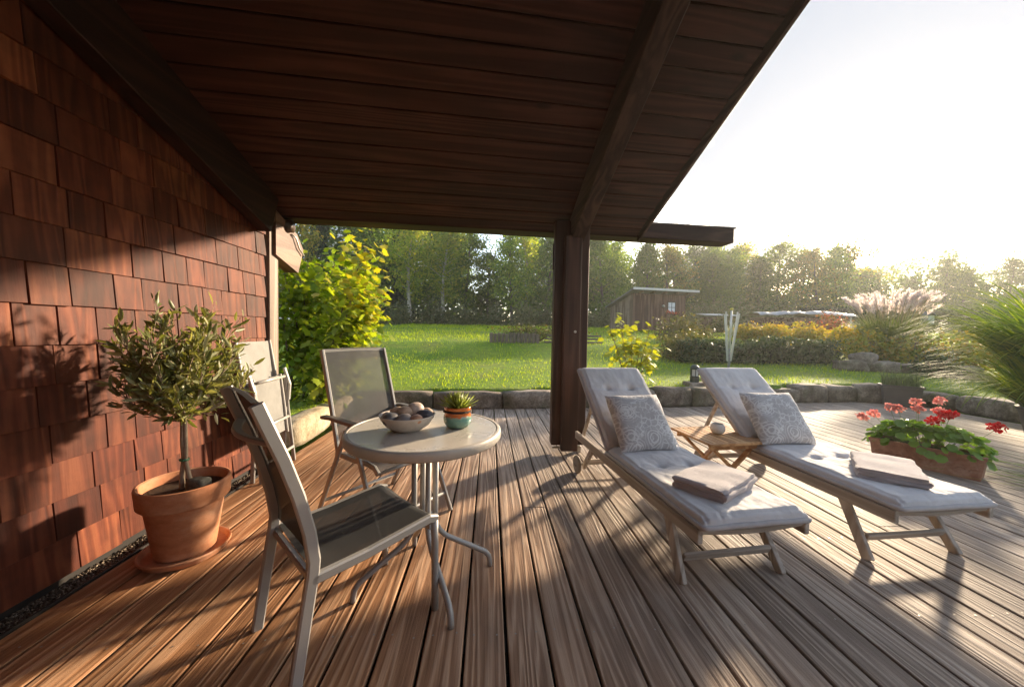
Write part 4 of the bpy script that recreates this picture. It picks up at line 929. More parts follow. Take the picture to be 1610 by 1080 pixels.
# young yellow-green shrub behind the kerb
YS = thing('young_shrub', 'thin young shrub with yellow-green lobed leaves behind the lounger', 'shrub', (2.62, 6.45, .27)); ry = random.Random(9); stems = []
for (ax_, ay_, L, lean) in ((-.10, 0, 1.28, -.12), (.02, .05, 1.05, .02), (.22, .0, 1.10, .50), (-.25, .1, 1.10, -.55), (.38, .05, .75, .75), (.1, -.1, .80, .15), (-.12, .1, .75, -.25)):
    p = Vector((ax_ * .25, ay_ * .3, 0)); d = Vector((lean * .75, ay_, 1)).normalized(); st = [p.copy()]
    for k in range(7): d = (d + Vector((ry.uniform(-.09, .09), ry.uniform(-.1, .1), .03))).normalized(); p = p + d * L / 7; st.append(p.copy())
    stems.append(st); MB().tube(st, [.009 * (1 - .8 * k / 7) + .002 for k in range(8)], 6, False).obj('stem', M_BARK2, YS, True)
P = stems_and_points(stems, 290, .12, ry, .25); n = len(P); D = unit(rdir(n) * [1, 1, .4] + [0, 0, -.25]); N = unit(rdir(n) * .6 + [0, 0, 1.]); S = .085 + .065 * RNG.random(n)
M_YS = leafmat('young_leaf', [(.17, .24, .02), (.26, .32, .025), (.36, .36, .03), (.44, .36, .03)], .5, (1.4, 1.35, .4), .45, .3)
leaf_objs(P, D, N, S, shared_leaf(T_MAPLE, M_YS), YS)
# large arching grass in a tub at the right edge of the deck
M_BLADE = leafmat('reed_blade', [(.06, .12, .02), (.10, .18, .03), (.16, .25, .04), (.30, .34, .05)], .45, (1.4, 1.35, .4), .6, .12)
GX_, GY_ = 7.0, 3.85
TU = autosmooth(MB().lathe([(0, 0), (.27, 0), (.29, .02), (.36, .34), (.38, .35), (.38, .38), (.34, .38), (.33, .33), (0, .33)], 40).obj('plant_tub', plain('tub_grey', (.10, .09, .085), .6), None), 40); TU.location = (GX_, GY_, 0); tag(TU, 'dark tub holding the big arching grass at the deck edge', 'tub')
n = 1500; a = RNG.random(n) * 6.283; r_ = .26 * RNG.random(n) ** .5; base = np.stack([GX_ + r_ * np.cos(a), GY_ + r_ * np.sin(a), np.full(n, .33)], 1)
az = a + RNG.normal(size=n) * .5; ll = RNG.uniform(1.3, 2.2, n)
Pm, Fm = blades(base, az, ll, RNG.uniform(.020, .038, n), RNG.uniform(.03, .36, n), RNG.uniform(1.3, 2.5, n), 12)
n2 = 620; a = RNG.random(n2) * 6.283; base = np.stack([GX_ + .3 * np.cos(a), GY_ + .3 * np.sin(a), np.full(n2, .36)], 1)
Pl, Fl = blades(base, a + RNG.normal(size=n2) * .4, RNG.uniform(.7, 1.35, n2), RNG.uniform(.015, .03, n2), RNG.uniform(.45, .95, n2), RNG.uniform(1.2, 2.2, n2), 12)
Fm = np.concatenate([Fm, Fl + len(Pm)]); Pm = np.concatenate([Pm, Pl])
BG = link('arching_grass', fast_mesh('arching_grass', Pm, Fm), M_BLADE); tag(BG, 'big mound of arching ornamental grass at the right edge of the deck', 'grass plant')
n = 70; base = np.stack([RNG.uniform(4.5, 5.9, n), RNG.uniform(2.35, 3.05, n), RNG.uniform(.004, .02, n)], 1)
Pm, Fm = blades(base, RNG.normal(size=n) * .5 + 2.6, RNG.uniform(.3, .8, n), RNG.uniform(.010, .020, n), np.full(n, 1.50), RNG.uniform(.02, .07, n), 6)
tag(link('fallen_leaves', fast_mesh('fallen_leaves', Pm, Fm), M_BLADE), 'long loose grass leaves lying on the deck by the planter', 'leaves', None, 'stuff')

# ------------------------------------------------------------------ garden beyond the kerb
def tzz(x, y): return float(terrain(x, y))
# rotary dryer
DX, DY = 5.75, 8.2; RD = thing('rotary_dryer', 'folded pale rotary clothes dryer standing on the lawn', 'clothes dryer', (DX, DY, tzz(DX, DY)))
M_RD = plain('dryer_metal', (.55, .54, .50), .4, .3); M_ROPE = plain('dryer_rope', (.50, .56, .40), .6)
MB().tube([(0, 0, -.05), (0, 0, .5)], .030, 12).obj('socket', plain('socket_grey', (.28, .28, .27), .5), RD, True)
MB().tube([(0, 0, .45), (.02, 0, 1.42)], .022, 12).obj('pole', M_RD, RD, True); MB().tube([(.02, 0, 1.42), (.02, 0, 1.47)], .035, 12).obj('cap', plain('cap_yellow', (.60, .52, .08), .5), RD, True)
for k, a in enumerate((.3, 1.87, 3.4, 5.0)):
    MB().bar((.045 * math.cos(a), .045 * math.sin(a), .20), (.03 + .19 * math.cos(a), .19 * math.sin(a), 1.38 - .05 * (k % 2)), .028, .028, (1, .2, 0), .004).obj('arm', M_RD, RD)
for k in range(26):
    a = random.uniform(0, 6.28); r0 = random.uniform(.02, .10); z0 = random.uniform(.5, 1.2); MB().tube([(r0 * math.cos(a), r0 * math.sin(a), z0), (r0 * .6 * math.cos(a + .8), r0 * .6 * math.sin(a + .8), z0 - .25), (r0 * math.cos(a + 1.8), r0 * math.sin(a + 1.8), z0 - .05)], .004, 4).obj('line', M_ROPE, RD, True)
def bush(name, label, cat, loc, rx, ry_, h, n_, size, mat, group=None, tpl=T_RHOMB, stem=True, clump=22, seed=0, zlow=.05):
    T = thing(name, label, cat, loc, 0, group); g = np.random.default_rng(seed + 100)
    nc = max(6, n_ // clump); u = unit(g.normal(size=(nc, 3))); u[:, 2] = np.abs(u[:, 2]); rr = g.random((nc, 1)) ** .4
    C = u * rr * [rx, ry_, h * .92] * (.8 + .35 * g.random((nc, 1))) + [0, 0, zlow]
    P = np.repeat(C, clump, 0); n2 = len(P); P = P + g.normal(size=(n2, 3)) * [rx * .16, ry_ * .16, h * .11]; P[:, 2] = np.maximum(P[:, 2], .02)
    dd = unit(g.normal(size=(n2, 3))); W, F = leaves(P, dd, unit(g.normal(size=(n2, 3)) + [0, 0, .7]), size * (.6 + .8 * g.random(n2)), *tpl)
    tag(link('foliage', fast_mesh('foliage', W, F), mat, T), None, None, None, 'stuff')
    if stem:
        b_ = MB()
        for k in range(4): a_ = k * 1.6 + seed; b_.tube([(0, 0, -.1), (rx * .25 * math.cos(a_), ry_ * .25 * math.sin(a_), h * .4), (rx * .5 * math.cos(a_), ry_ * .5 * math.sin(a_), h * .8)], [.03, .02, .008], 5, False)
        b_.obj('stem', M_BARK2, T, True)
    return T
# ivy hedge along the upper terrace
M_IVY = leafmat('ivy_leaf', [(.018, .038, .010), (.03, .058, .014), (.05, .085, .02), (.09, .12, .035)], .2, None, .4, .4)
IV = thing('ivy_hedge', 'long low dark green ivy hedge along the upper lawn terrace', 'hedge', (7.3, 9.35, tzz(7, 9.3)))
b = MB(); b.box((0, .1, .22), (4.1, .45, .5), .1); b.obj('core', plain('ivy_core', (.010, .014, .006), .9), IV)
n = 9000; P = np.stack([RNG.uniform(-2.2, 2.2, n), RNG.normal(size=n) * .20 - .08, .02 + .62 * RNG.random(n)], 1); P[:, 2] *= 1 + .18 * np.sin(P[:, 0] * 2.2) * np.cos(P[:, 0] * .9)
W, F = leaves(P, rdir(n, -.2), unit(rdir(n) + [0, -.9, .5]), .05 + .05 * RNG.random(n), *T_RHOMB); tag(link('foliage', fast_mesh('foliage', W, F), M_IVY, IV), None, None, None, 'stuff')
M_OLGR = leafmat('scrub_leaf', [(.06, .075, .02), (.10, .12, .03), (.15, .15, .045), (.22, .17, .06)], .35, (1.4, 1.3, .5))
bush('scrub_bush', 'olive brown scrub bush at the left end of the ivy hedge', 'bush', (5.45, 9.6, tzz(5.4, 9.6)), .75, .5, .75, 2600, .075, M_OLGR, seed=2)
bush('scrub_bush', 'tall scrubby bush between the shed and the clothes dryer', 'bush', (7.0, 12.6, tzz(7, 12.6) - .05), 1.1, .7, .95, 2600, .09, M_OLGR, seed=3)
# yellowing vines
M_VINE = leafmat('vine_leaf', [(.24, .26, .03), (.46, .38, .035), (.52, .34, .04), (.20, .26, .03)], .42, (1.35, 1.2, .45)); M_VINE2 = leafmat('vine_leaf_green', [(.12, .16, .02), (.22, .25, .03), (.36, .32, .035), (.42, .25, .04)], .4, (1.35, 1.2, .45))
vl = [(9.4, 12.6, 'leftmost yellow vine bush above the ivy hedge'), (10.2, 12.2, 'second yellow vine from the left above the ivy hedge'), (10.5, 11.2, 'yellow vine bush in front of the log pile left end'), (10.7, 10.3, 'orange-tinged vine right of the ivy hedge'), (10.6, 9.4, 'bushy vine left of the pale plumed grass foot'), (11.4, 8.9, 'vine bush in front of the plumed grass'), (12.0, 8.4, 'vine bush right of the plumed grass'), (12.2, 7.6, 'tall vine bush behind the lavender trough'), (12.4, 6.8, 'rightmost orange vine bush beside the arching grass')]
for i, (x, y, lb) in enumerate(vl):
    T = bush('vine_bush', lb, 'vine', (x, y, tzz(x, y) + .05), .62, .5, .50 + .05 * i, 1500, .095, M_VINE if i < 4 else M_VINE2, 'vines on the upper terrace', seed=10 + i, zlow=.15)
    MB().tube([(.1, 0, -.1), (.1, 0, .75)], .03, 7).obj('stake', M_BARK2, T, True)
RW = thing('rock_wall', 'rough retaining rocks below the vine bushes', 'rocks')
for i, (x, y, L, h) in enumerate([(8.9, 8.25, .7, .34), (9.55, 8.05, .6, .36), (10.15, 7.8, .65, .34), (10.6, 7.3, .7, .36), (9.3, 8.3, .5, .62), (10.9, 6.6, .6, .34)]):
    h *= .8; me = rock_mesh(L * .8, .35, h, i * 3 + 2, .08); me.polygons.foreach_set('use_smooth', [True] * len(me.polygons)); o = link('rock', me, M_STONE, RW); o.location = (x, y, tzz(x, y) + h * .4); o.rotation_euler = (0, 0, rad(-25 - 12 * i))
bush('low_shrub', 'dark green low shrub in front of the rocks', 'shrub', (10.0, 7.35, tzz(10, 7.3)), .45, .4, .6, 1500, .06, M_IVY, seed=31)
# plumed miscanthus
MI = thing('plumed_grass', 'tall ornamental grass with pale pink feathery plumes', 'grass plant', (11.9, 9.9, tzz(11.9, 9.9)))
n = 1500; a = RNG.random(n) * 6.283; r_ = .45 * RNG.random(n) ** .5; base = np.stack([r_ * np.cos(a), r_ * np.sin(a), np.zeros(n)], 1)
Pm, Fm = blades(base, a + RNG.normal(size=n) * .5, RNG.uniform(.9, 1.6, n), RNG.uniform(.02, .032, n), RNG.uniform(.05, .4, n), RNG.uniform(.6, 1.8, n), 7)
tag(link('blades', fast_mesh('blades', Pm, Fm), leafmat('misc_blade', [(.08, .13, .03), (.14, .20, .04), (.22, .26, .07)], .4), MI), None, None, None, 'stuff')
M_PLUME = leafmat('plume', [(.70, .58, .54), (.80, .70, .66), (.86, .80, .77)], .7, (1.0, .98, .97), .8, .1)
for i in range(120):
    a = random.uniform(0, 6.283); ln = random.uniform(.08, .42); L = random.uniform(1.35, 1.72); p = Vector((.3 * math.cos(a) * random.random(), .3 * math.sin(a) * random.random(), 0)); d = Vector((math.cos(a) * math.sin(ln), math.sin(a) * math.sin(ln), math.cos(ln)))
    tip = p + d * L; n2 = 60; t = RNG.random(n2); ax_ = np.array(tuple(d)); cen = np.array(tuple(tip)) + ax_ * (t * .30)[:, None] + np.outer(t ** 2, [math.cos(a) * .10 + .05, math.sin(a) * .10, -.05])
    W, F = leaves(cen, unit(ax_ + rdir(n2) * .55 + [0, 0, -.1]), rdir(n2), .07 + .06 * RNG.random(n2), [(0, 0, 0), (.5, .09, 0), (1, 0, 0), (.5, -.09, 0)], [(0, 1, 2, 3)])
    o = link('plume', fast_mesh('plume', W, F), M_PLUME, MI)
st = MB()
for c_ in MI.children:
    if c_.name.startswith('plume'):
        v = c_.data.vertices[0].co; st.tube([(v.x * .25, v.y * .25, 0), (v.x * .6, v.y * .6, v.z * .6), tuple(v)], .005, 4, False)
st.obj('stalks', plain('plume_stalk', (.35, .30, .14), .7), MI, True)
# birdhouse
BH = thing('birdhouse', 'small white birdhouse on a pole behind the vines', 'birdhouse', (13.1, 9.9, tzz(13, 9.9)))
MB().tube([(0, 0, -.05), (0, 0, 1.05)], .02, 8).obj('pole', M_BARK2, BH, True); MB().box((0, 0, 1.16), (.20, .18, .26), .006).obj('box', plain('bird_white', (.62, .64, .66), .6), BH)
b = MB(); b.bar((-.13, 0, 1.28), (0, 0, 1.40), .24, .02, (0, 0, 1)); b.bar((.13, 0, 1.28), (0, 0, 1.40), .24, .02, (0, 0, 1)); b.obj('roof', plain('bird_roof', (.16, .18, .26), .6), BH)
bush('red_shrub', 'low rounded shrub with reddish tips in front of the tarped log pile', 'shrub', (13.3, 13.2, tzz(13.3, 13.2)), .75, .6, 1.05, 1700, .09, leafmat('red_tip', [(.10, .13, .03), (.22, .10, .05), (.38, .08, .06), (.14, .16, .04)], .4, (1.3, 1.1, .6)), seed=40)
# log piles
def logpile(name, label, x0, x1, y, z0, h, depth, r, mat, seed):
    T = thing(name, label, 'log pile', ((x0 + x1) / 2, y, z0)); L = x1 - x0; g = random.Random(seed); b_ = MB(); nr = int(h / (r * 1.75))
    for j in range(nr):
        for i in range(int(L / (2 * r))):
            rr = r * g.uniform(.75, 1.05); x = -L / 2 + r + i * 2 * r + (r if j % 2 else 0); b_.tube([(x, g.uniform(-.03, .03) - depth / 2, r + j * r * 1.75), (x, depth / 2, r + j * r * 1.75)], rr, 7)
    tag(b_.obj('logs', mat, T), None, None, None, 'stuff'); return T, L
s = NT('log_ends'); isl = s.n('NewGeometry').outputs['Random Per Island']; M_LOG = s.pbr(s.mix(.5, s.ramp(isl, [(0., (.10, .06, .04)), (.5, (.23, .14, .09)), (1., (.36, .25, .17))]), s.ramp(s.noise(s.obj(), 9., 4), [(.3, .5), (.7, 1.2)]), 'MULTIPLY'), .9)
LPL, LL = logpile('log_pile', 'long stacked log pile covered with a grey tarp', 12.1, 16.4, 15.6, tzz(14, 15.6), 1.0, .8, .058, M_LOG, 3)
M_TARP = plain('tarp', (.30, .30, .31), .28, 0, .25, 3., .5, .5, 6., .05)
MB().grid(lambda u, v: ((u - .5) * (LL + .35), (v - .5) * 1.15, 1.10 + .10 * math.sin(u * 3.1) + .05 * mnoise.noise((u * 9, v * 3, 0)) - .75 * max(0, abs(v - .5) - .36) * 1.2 + .03 * mnoise.noise((u * 30, v * 6, 2))), 60, 14).obj('tarp', M_TARP, LPL, True)
MB().bar((1.75, -.75, 0), (2.0, -.5, .95), .06, .06).obj('prop_pole', plain('pole_pale', (.42, .40, .36), .6), LPL)
SLP, LL2 = logpile('small_log_pile', 'small log stack with a white sheet roof right of the shed', 12.3, 13.9, 19.9, tzz(12, 19.9), .85, .7, .06, M_LOG, 5)
MB().box((0, -.05, 1.0), (1.9, 1.0, .05), .005, Matrix.Rotation(rad(6), 3, 'X')).obj('sheet_roof', plain('white_sheet', (.66, .64, .62), .5), SLP)
bush('climber_bush', 'pale green climber spilling over the small log stack', 'bush', (12.9, 18.9, tzz(12.9, 18.9)), .9, .6, 1.0, 1900, .11, M_OLGR, seed=51)
# log edging stakes on the bank
LE = thing('log_edging', 'row of short upright logs edging the lawn bank', 'edging', (0, 0, 0))
for i in range(13):
    x = .05 + .118 * i; h = .30 + random.uniform(-.02, .03); y = 10.9 + .03 * math.sin(i); MB().lathe([(0, h), (.05, h), (.057, h - .012), (.057, -.15)], 9, Matrix.Translation((x, y, tzz(x, y) + .0))).obj('stake', plain('stake_wood', (.17, .13, .10), .85, 0, .3, 8., .5), LE)
for i in range(3): MB().bar((1.7 + .05 * i, 10.95 + .12 * i, tzz(2, 10.9) + .05 + .10 * i), (3.6, 11.15 + .12 * i, tzz(2, 10.9) + .05 + .10 * i), .12, .05).obj('plank', plain('step_wood', (.15, .12, .10), .85), LE)
bush('scrub_bush', 'dry scrub growing over the log edging on the bank', 'bush', (1.6, 11.5, tzz(1.6, 11.5) + .1), 1.5, .4, .42, 1900, .07, M_OLGR, seed=61)
# shed
a_sh = math.atan2(.6, 3.34); SH = thing('garden_shed', 'small dark wooden garden shed with a pale mono-pitch roof', 'shed', (7.75, 19., 1.40), a_sh)
M_SHW = wood('shed_wood', (.075, .036, .025), (.135, .072, .053), (.19, .112, .086), 2, 4., 4., .06, .8, .4, .15, False)
Wd, Dp_, Hf, Hb = 3.35, 2.4, 2.0, 1.35
def shed_h(y): return Hf + (Hb - Hf) * y / Dp_
b = MB()
nb = 22
for i in range(nb):
    x0 = Wd * i / nb; b.box((x0 + Wd / nb / 2, .012 + .012 * (i % 2), Hf / 2), (Wd / nb + (.015 if i % 2 else -.004), .024, Hf), .002)
b.obj('front_wall', M_SHW, SH)
b = MB(); M_SHS = wood('shed_wood_pale', (.12, .08, .055), (.20, .14, .10), (.27, .20, .15), 2, 4., 4., .06, .8, .4, .15, False)
for i in range(16):
    y0 = Dp_ * i / 16; h = shed_h(y0 + .07) ; b.box((.012 - .012 * (i % 2), y0 + .075, h / 2), (.024, .148 + (.012 if i % 2 else 0), h), .002)
b.obj('side_wall', M_SHS, SH)
b = MB(); b.add([(.03, .04, 0), (Wd, .04, 0), (Wd, Dp_, 0), (.03, Dp_, 0), (.03, .04, Hf), (Wd, .04, Hf), (Wd, Dp_, Hb), (.03, Dp_, Hb)], [(3, 2, 1, 0), (4, 5, 6, 7), (0, 1, 5, 4), (1, 2, 6, 5), (2, 3, 7, 6), (3, 0, 4, 7)]); b.obj('core', M_SHW, SH)
MB().bar((Wd / 2 + .1, -.45, Hf + .20), (Wd / 2 + .1, Dp_ + .15, Hb + .03), Wd + .75, .06, (0, 0, 1), .004).obj('roof', plain('roof_felt', (.20, .19, .19), .7), SH)
MB().box((Wd / 2 + .1, -.47, Hf + .205), (Wd + .78, .03, .12), .004).obj('fascia', plain('fascia_white', (.62, .60, .58), .5), SH)
for i in range(5): MB().box((.35 + i * .72, -.2, Hf + .06), (.07, .45, .10), .004).obj('rafter', M_SHS, SH)
wx = 2.42; WN = MB().box((wx, -.012, 1.28), (.56, .03, .72), .004).obj('window', plain('window_frame', (.07, .045, .035), .6), SH)
MB().box((wx, -.031, 1.28), (.42, .012, .58), .002).obj('pane', plain('curtain_white', (.70, .72, .78), .35), WN)
for q in ((wx, 1.28, .03, .60), (wx, 1.30, .44, .03)): MB().box((q[0], -.042, q[1]), (q[2], .014, q[3]), .002).obj('glazing_bar', plain('bar_dark', (.06, .06, .09), .6), WN)
MB().box((wx, -.10, .83), (.85, .18, .16), .006).obj('flower_box', M_SHW, SH)
W, F = leaves(np.stack([RNG.uniform(wx - .4, wx + .4, 90), RNG.uniform(-.18, -.02, 90), RNG.uniform(.92, 1.08, 90)], 1), rdir(90), rdir(90), .09 + .05 * RNG.random(90), *T_RHOMB); link('flowers', fast_mesh('flowers', W, F), leafmat('box_flower', [(.45, .03, .03), (.55, .10, .06), (.10, .14, .04)], .3), SH)
MB().lathe([(0, .09), (.07, .05), (.09, -.02), (.05, -.06), (0, -.06)], 12, Matrix.Translation((1.85, -.10, 1.35))).obj('wall_lamp', plain('lamp_pale', (.40, .36, .34), .5), SH)
MB().box((.62, -.004, .98), (.85, .03, 1.86), .006).obj('door', M_SHW, SH)
# clipped dark hedge far right
HG = thing('clipped_hedge', 'long dark flat-topped hedge beyond the log pile', 'hedge', (27.5, 21.5, 1.75), rad(-8))
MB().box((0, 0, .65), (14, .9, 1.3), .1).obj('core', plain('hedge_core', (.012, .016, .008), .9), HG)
n = 5000; P = np.stack([RNG.uniform(-7.1, 7.1, n), RNG.normal(size=n) * .3 - .25, RNG.uniform(0, 1.42, n)], 1); W, F = leaves(P, rdir(n), unit(rdir(n) + [0, -.8, .5]), .12 + .08 * RNG.random(n), *T_RHOMB); tag(link('foliage', fast_mesh('foliage', W, F), M_IVY, HG), None, None, None, 'stuff')

# ------------------------------------------------------------------ trees
M_TRUNK = plain('tree_bark', (.10, .080, .062), .9, 0, .35, 3., .6); M_BIRCH = plain('birch_bark', (.42, .37, .31), .8, 0, .45, 4., .4)
def tree_meshes(kind, seed):
    g = np.random.default_rng(seed); r_ = random.Random(seed); b_ = MB(); C = []
    H = 10.; lean = r_.uniform(-.3, .3)
    tr = [Vector((lean * (t ** 2) + .15 * math.sin(t * 5 + seed), .12 * math.sin(t * 4 + seed * 2), H * .92 * t)) for t in [i / 10 for i in range(11)]]
    b_.tube(tr, [.19 * (1 - .88 * i / 10) + .015 for i in range(11)], 8, False)
    nb_ = {'broad': 26, 'birch': 24, 'dark': 30, 'spruce': 40, 'round': 26}[kind]
    for i in range(nb_):
        lo = {'broad': .22, 'birch': .30, 'dark': .12, 'spruce': .08, 'round': .16}[kind]
        t = lo + (1 - lo) * (i + r_.random()) / nb_; f = min(t, .999) * 10; k = int(f); p = tr[k].lerp(tr[k + 1], f - k); a = i * 2.4 + r_.uniform(-.5, .5)
        if kind == 'spruce': R = 1.75 * (1 - t) + .15; up = -.12
        elif kind == 'birch': R = (1.55 * math.sin(math.pi * min(1, (t - lo) / (1 - lo) * .9 + .12)) + .35); up = .55
        elif kind == 'round': R = 2.7 * math.sin(math.pi * min(1, (t - lo) / (1 - lo) * .82 + .16)) + .3; up = .25
        else: R = (2.1 * math.sin(math.pi * min(1, (t - lo) / (1 - lo) * .85 + .15)) + .35); up = .38
        R *= r_.uniform(.5, 1.35); e = p + Vector((math.cos(a) * R, math.sin(a) * R, up * R)); md = p.lerp(e, .5) + Vector((0, 0, .12 * R))
        b_.tube([p, md, e], [.045 * (1.1 - t) + .012, .025 * (1.1 - t) + .008, .006], 5, False)
        for q in range(5 if kind != 'spruce' else 3):
            w_ = .35 + .65 * (q + r_.random()) / 5; pp = p.lerp(md, w_ * 2) if w_ < .5 else md.lerp(e, w_ * 2 - 1)
            C.append((pp + Vector((r_.gauss(0, .28), r_.gauss(0, .28), r_.gauss(0, .25))), .42 if kind != 'spruce' else .3))
    C.append((tr[-1] + Vector((0, 0, .3)), .4)); m = 46 if kind != 'birch' else 34
    Cc = np.array([tuple(c_[0]) for c_ in C]); Sg = np.array([c_[1] for c_ in C]) * (.45 + .95 * g.random(len(C)))
    P = np.repeat(Cc, m, 0) + g.normal(size=(len(Cc) * m, 3)) * np.repeat(Sg, m)[:, None] * [1, 1, .75]; n2 = len(P)
    W, F = leaves(P, unit(g.normal(size=(n2, 3)) + [0, 0, -.2]), unit(g.normal(size=(n2, 3)) + [0, 0, .6]), .14 + .22 * g.random(n2) ** 1.5, *T_RHOMB)
    me = bpy.data.meshes.new('trunk'); me.from_pydata(b_.v, [], b_.f); me.polygons.foreach_set('use_smooth', [True] * len(me.polygons))
    return me, fast_mesh('crown', W, F)
TM = {'broad': leafmat('leaf_green', [(0.062, 0.132, 0.019), (0.132, 0.232, 0.028), (0.217, 0.326, 0.039), (0.341, 0.403, 0.054)], .52, (1.4, 1.35, .5), .55, .25, .5),
      'birch': leafmat('leaf_birch', [(0.109, 0.186, 0.031), (0.232, 0.326, 0.043), (0.341, 0.403, 0.062), (0.512, 0.449, 0.078)], .55, (1.4, 1.3, .5), .55, .25, .4),
      'dark': leafmat('leaf_dark', [(0.054, 0.112, 0.016), (0.093, 0.171, 0.022), (0.155, 0.232, 0.031)], .45, (1.4, 1.3, .5), .55, .25, .5),
      'spruce': leafmat('needle', [(0.022, 0.046, 0.019), (0.039, 0.074, 0.028), (0.062, 0.101, 0.034)], .15, None, .6, .2, .4),
      'round': leafmat('leaf_olive', [(0.093, 0.132, 0.028), (0.202, 0.248, 0.043), (0.310, 0.310, 0.062), (0.465, 0.341, 0.078)], .5, (1.4, 1.25, .5), .55, .25, .5)}
PROTO = {(k, i): tree_meshes(k, 11 * i + j * 3 + 1) for j, k in enumerate(TM) for i in range(2)}
desc = {'broad': 'green broadleaf tree', 'birch': 'slender pale-trunked birch', 'dark': 'dark bushy tree', 'spruce': 'narrow dark spruce', 'round': 'round olive-brown tree'}
tl = [(-14.0, 26, 9.8, 'round', 'at the far left above the maple bush'), (-14.9, 32, 12, 'spruce', 'left of the forest behind the maple bush'), (-13.2, 36, 12.5, 'dark', 'above the left chair behind the maple bush'), (-10.7, 33, 11.2, 'broad', 'just right of the maple bush'), (-9.2, 36, 12.6, 'spruce', 'left of the two pale birch stems'),
      (-6.9, 31, 10.4, 'birch', 'with the clearest pale stem on the left'), (-5.1, 38, 12.2, 'broad', 'behind the pale birch stems'), (-4.0, 31, 9.4, 'birch', 'between the two tall green trees'), (-2.2, 33, 9.4, 'broad', 'left of the sky gap'), (-.2, 38, 7.8, 'dark', 'below the sky gap left of the post'), (1.8, 31, 9.2, 'broad', 'right of the sky gap'),
      (3.6, 36, 10., 'birch', 'left of the post, rear row'), (5.4, 33, 9.0, 'dark', 'behind the post'), (8.0, 35, 9.2, 'broad', 'just right of the post'), (10.4, 33, 8.8, 'dark', 'left of the shed roof'), (13.4, 38, 9.5, 'broad', 'above the left shed corner'), (15.3, 34, 8.4, 'dark', 'above the shed roof middle'), (18.6, 37, 9.0, 'round', 'above the right shed corner'),
      (21.3, 40, 9.6, 'broad', 'right of the shed, rear row'), (22.6, 35, 8.2, 'dark', 'right of the shed, front row'), (26.0, 38, 8.8, 'dark', 'below the beam end'), (29.2, 42, 10.1, 'broad', 'right of the beam end'), (31.4, 40, 9.4, 'dark', 'behind the clothes dryer'), (37.0, 44, 11.2, 'broad', 'left of the bright hill trees'), (39.4, 41, 10.0, 'round', 'behind the log pile left end'),
      (42.3, 46, 11.7, 'dark', 'behind the log pile middle'), (46.2, 45, 11.4, 'broad', 'left of the tallest sunlit tree'), (51.0, 48, 13.6, 'round', 'tallest against the bright sky'), (57.7, 52, 10.8, 'dark', 'at the left edge of the bright sky gap'), (64.5, 58, 8.2, 'round', 'low in the bright sky gap'), (66.3, 52, 9.9, 'dark', 'right of the bright sky gap'), (66.0, 48, 11.3, 'broad', 'second right of the bright sky gap'),
      (72.0, 50, 11.0, 'dark', 'third right of the bright sky gap'), (70.1, 44, 10.5, 'dark', 'above the plumed grass to the right'), (73.0, 42, 10.6, 'broad', 'near the right picture edge'), (78.0, 41, 11.0, 'dark', 'at the right picture edge')]
nth = ['first', 'second', 'third', 'fourth', 'fifth', 'sixth', 'seventh', 'eighth', 'ninth', 'tenth', 'eleventh', 'twelfth', 'thirteenth', 'fourteenth', 'fifteenth', 'sixteenth']
for i in range(16):
    x_ = -25 + 4.1 * i + (i * 7 % 5) * .4; kd = ('broad', 'dark', 'dark', 'broad', 'round')[i % 5]
    if abs(x_ - .2) < 2.5: continue
    tl.append((x_, 44 + (i * 5 % 4), 12.2 + (i * 3 % 5) * .35 - (.06 * max(0, x_)), kd, 'in the rear row, ' + nth[i] + ' place from the left'))
for i, (x, y, h, k, where) in enumerate(tl):
    T = thing(k + '_tree' if k not in ('birch', 'spruce') else k, desc[k] + ' ' + where, 'tree', (x, y, tzz(x, y) - .15), random.uniform(0, 6.28), 'trees of the far wood')
    s_ = h / 10.3; tm, cm = PROTO[(k, i % 2)]
    if not tm.materials: tm.materials.append(M_BIRCH if k == 'birch' else M_TRUNK); cm.materials.append(TM[k])
    for nm, me in (('trunk', tm), ('crown', cm)):
        o = bpy.data.objects.new(nm, me); COL.objects.link(o); o.parent = T
    T.scale = (s_ * random.uniform(.8, 1.2), s_ * random.uniform(.8, 1.2), s_ * random.uniform(.94, 1.1))
    T.children[1]['kind'] = 'stuff'
# understory that closes the wood
g = RNG; n = 42000; t = g.random(n); ux = -24 + t * 118; uy = 37 + .16 * np.maximum(ux, 0) + g.random(n) * 12; hz = (3.4 + 3.8 * (.5 + .5 * np.sin(ux * .55 + 2 * np.sin(ux * .21)))) * np.where(ux > 62, 1.7, np.where(ux > 40, 1.15, 1.))
P = np.stack([ux, uy, terrain(ux, uy) + g.random(n) * hz], 1); W, F = leaves(P, rdir(n), unit(rdir(n) + [0, -.3, .5]), .35 + .35 * g.random(n), *T_RHOMB)
tag(link('undergrowth', fast_mesh('undergrowth', W, F), TM['dark']), 'dense dark undergrowth filling the far wood', 'undergrowth', None, 'stuff')
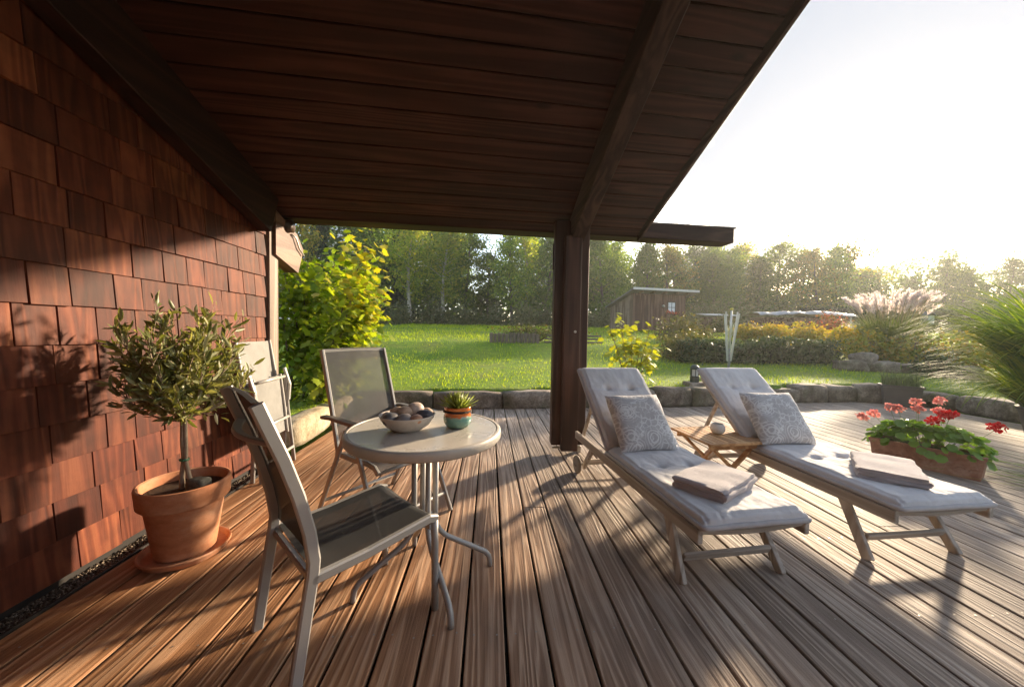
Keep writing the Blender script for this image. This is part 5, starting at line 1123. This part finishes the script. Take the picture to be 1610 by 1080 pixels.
# shrub belt at the lawn's far edge
M_SHR = leafmat('belt_leaf', [(.07, .085, .035), (.11, .125, .05), (.16, .165, .075), (.20, .19, .09)], .3, (1.3, 1.25, .6))
sb = [bush('shrub', '', 'shrub', (0, 0, 0), 1.7, 1.2, 1.9, 2400, .16, M_SHR, 'shrub belt at the lawn edge', seed=70 + i) for i in range(2)]
pos = [(-11.5, 26.5, 1.), (-9.0, 27, 1.05), (-6.6, 26.4, .9), (-4.2, 27, 1.0), (-1.9, 26.6, .95), (.4, 27, .85), (2.6, 26.6, .95), (4.6, 27.2, 1.0), (7.4, 26.6, .9), (9.6, 27.6, 1.15), (17.5, 27, 1.2), (20.5, 28, 1.35), (23.5, 28.5, 1.25), (27, 30, 1.4), (31, 31, 1.5), (36, 31, 1.5), (41, 31, 1.6)]
nms = ['first', 'second', 'third', 'fourth', 'fifth', 'sixth', 'seventh', 'eighth', 'ninth', 'tenth', 'eleventh', 'twelfth', 'thirteenth', 'fourteenth', 'fifteenth', 'sixteenth', 'seventeenth']
for i, (x, y, s_) in enumerate(pos):
    T = sb[i] if i < 2 else copytree(sb[i % 2]); T.location = (x, y, tzz(x, y) - .1); T.rotation_euler = (0, 0, random.uniform(0, 6)); T.scale = (s_, s_, s_ * random.uniform(.75, 1.1)); T['label'] = nms[i] + ' grey-green shrub from the left in the belt below the wood'
# ------------------------------------------------------------------ haze
b = MB(); b.box((40, 35, 8.6), (260, 160, 19.6)); 
HZ = b.obj('haze', None); hm = bpy.data.materials.new('haze'); hm.use_nodes = True; hm.node_tree.nodes.clear(); ho = hm.node_tree.nodes.new('ShaderNodeOutputMaterial'); hv = hm.node_tree.nodes.new('ShaderNodeVolumePrincipled')
hv.inputs['Density'].default_value = .0012; hv.inputs['Color'].default_value = (.97, .97, .97, 1); hv.inputs['Anisotropy'].default_value = .5
hm.node_tree.links.new(hv.outputs[0], ho.inputs[1]); HZ.data.materials.append(hm); tag(HZ, 'thin sunlit evening haze over the garden', 'haze', None, 'stuff')
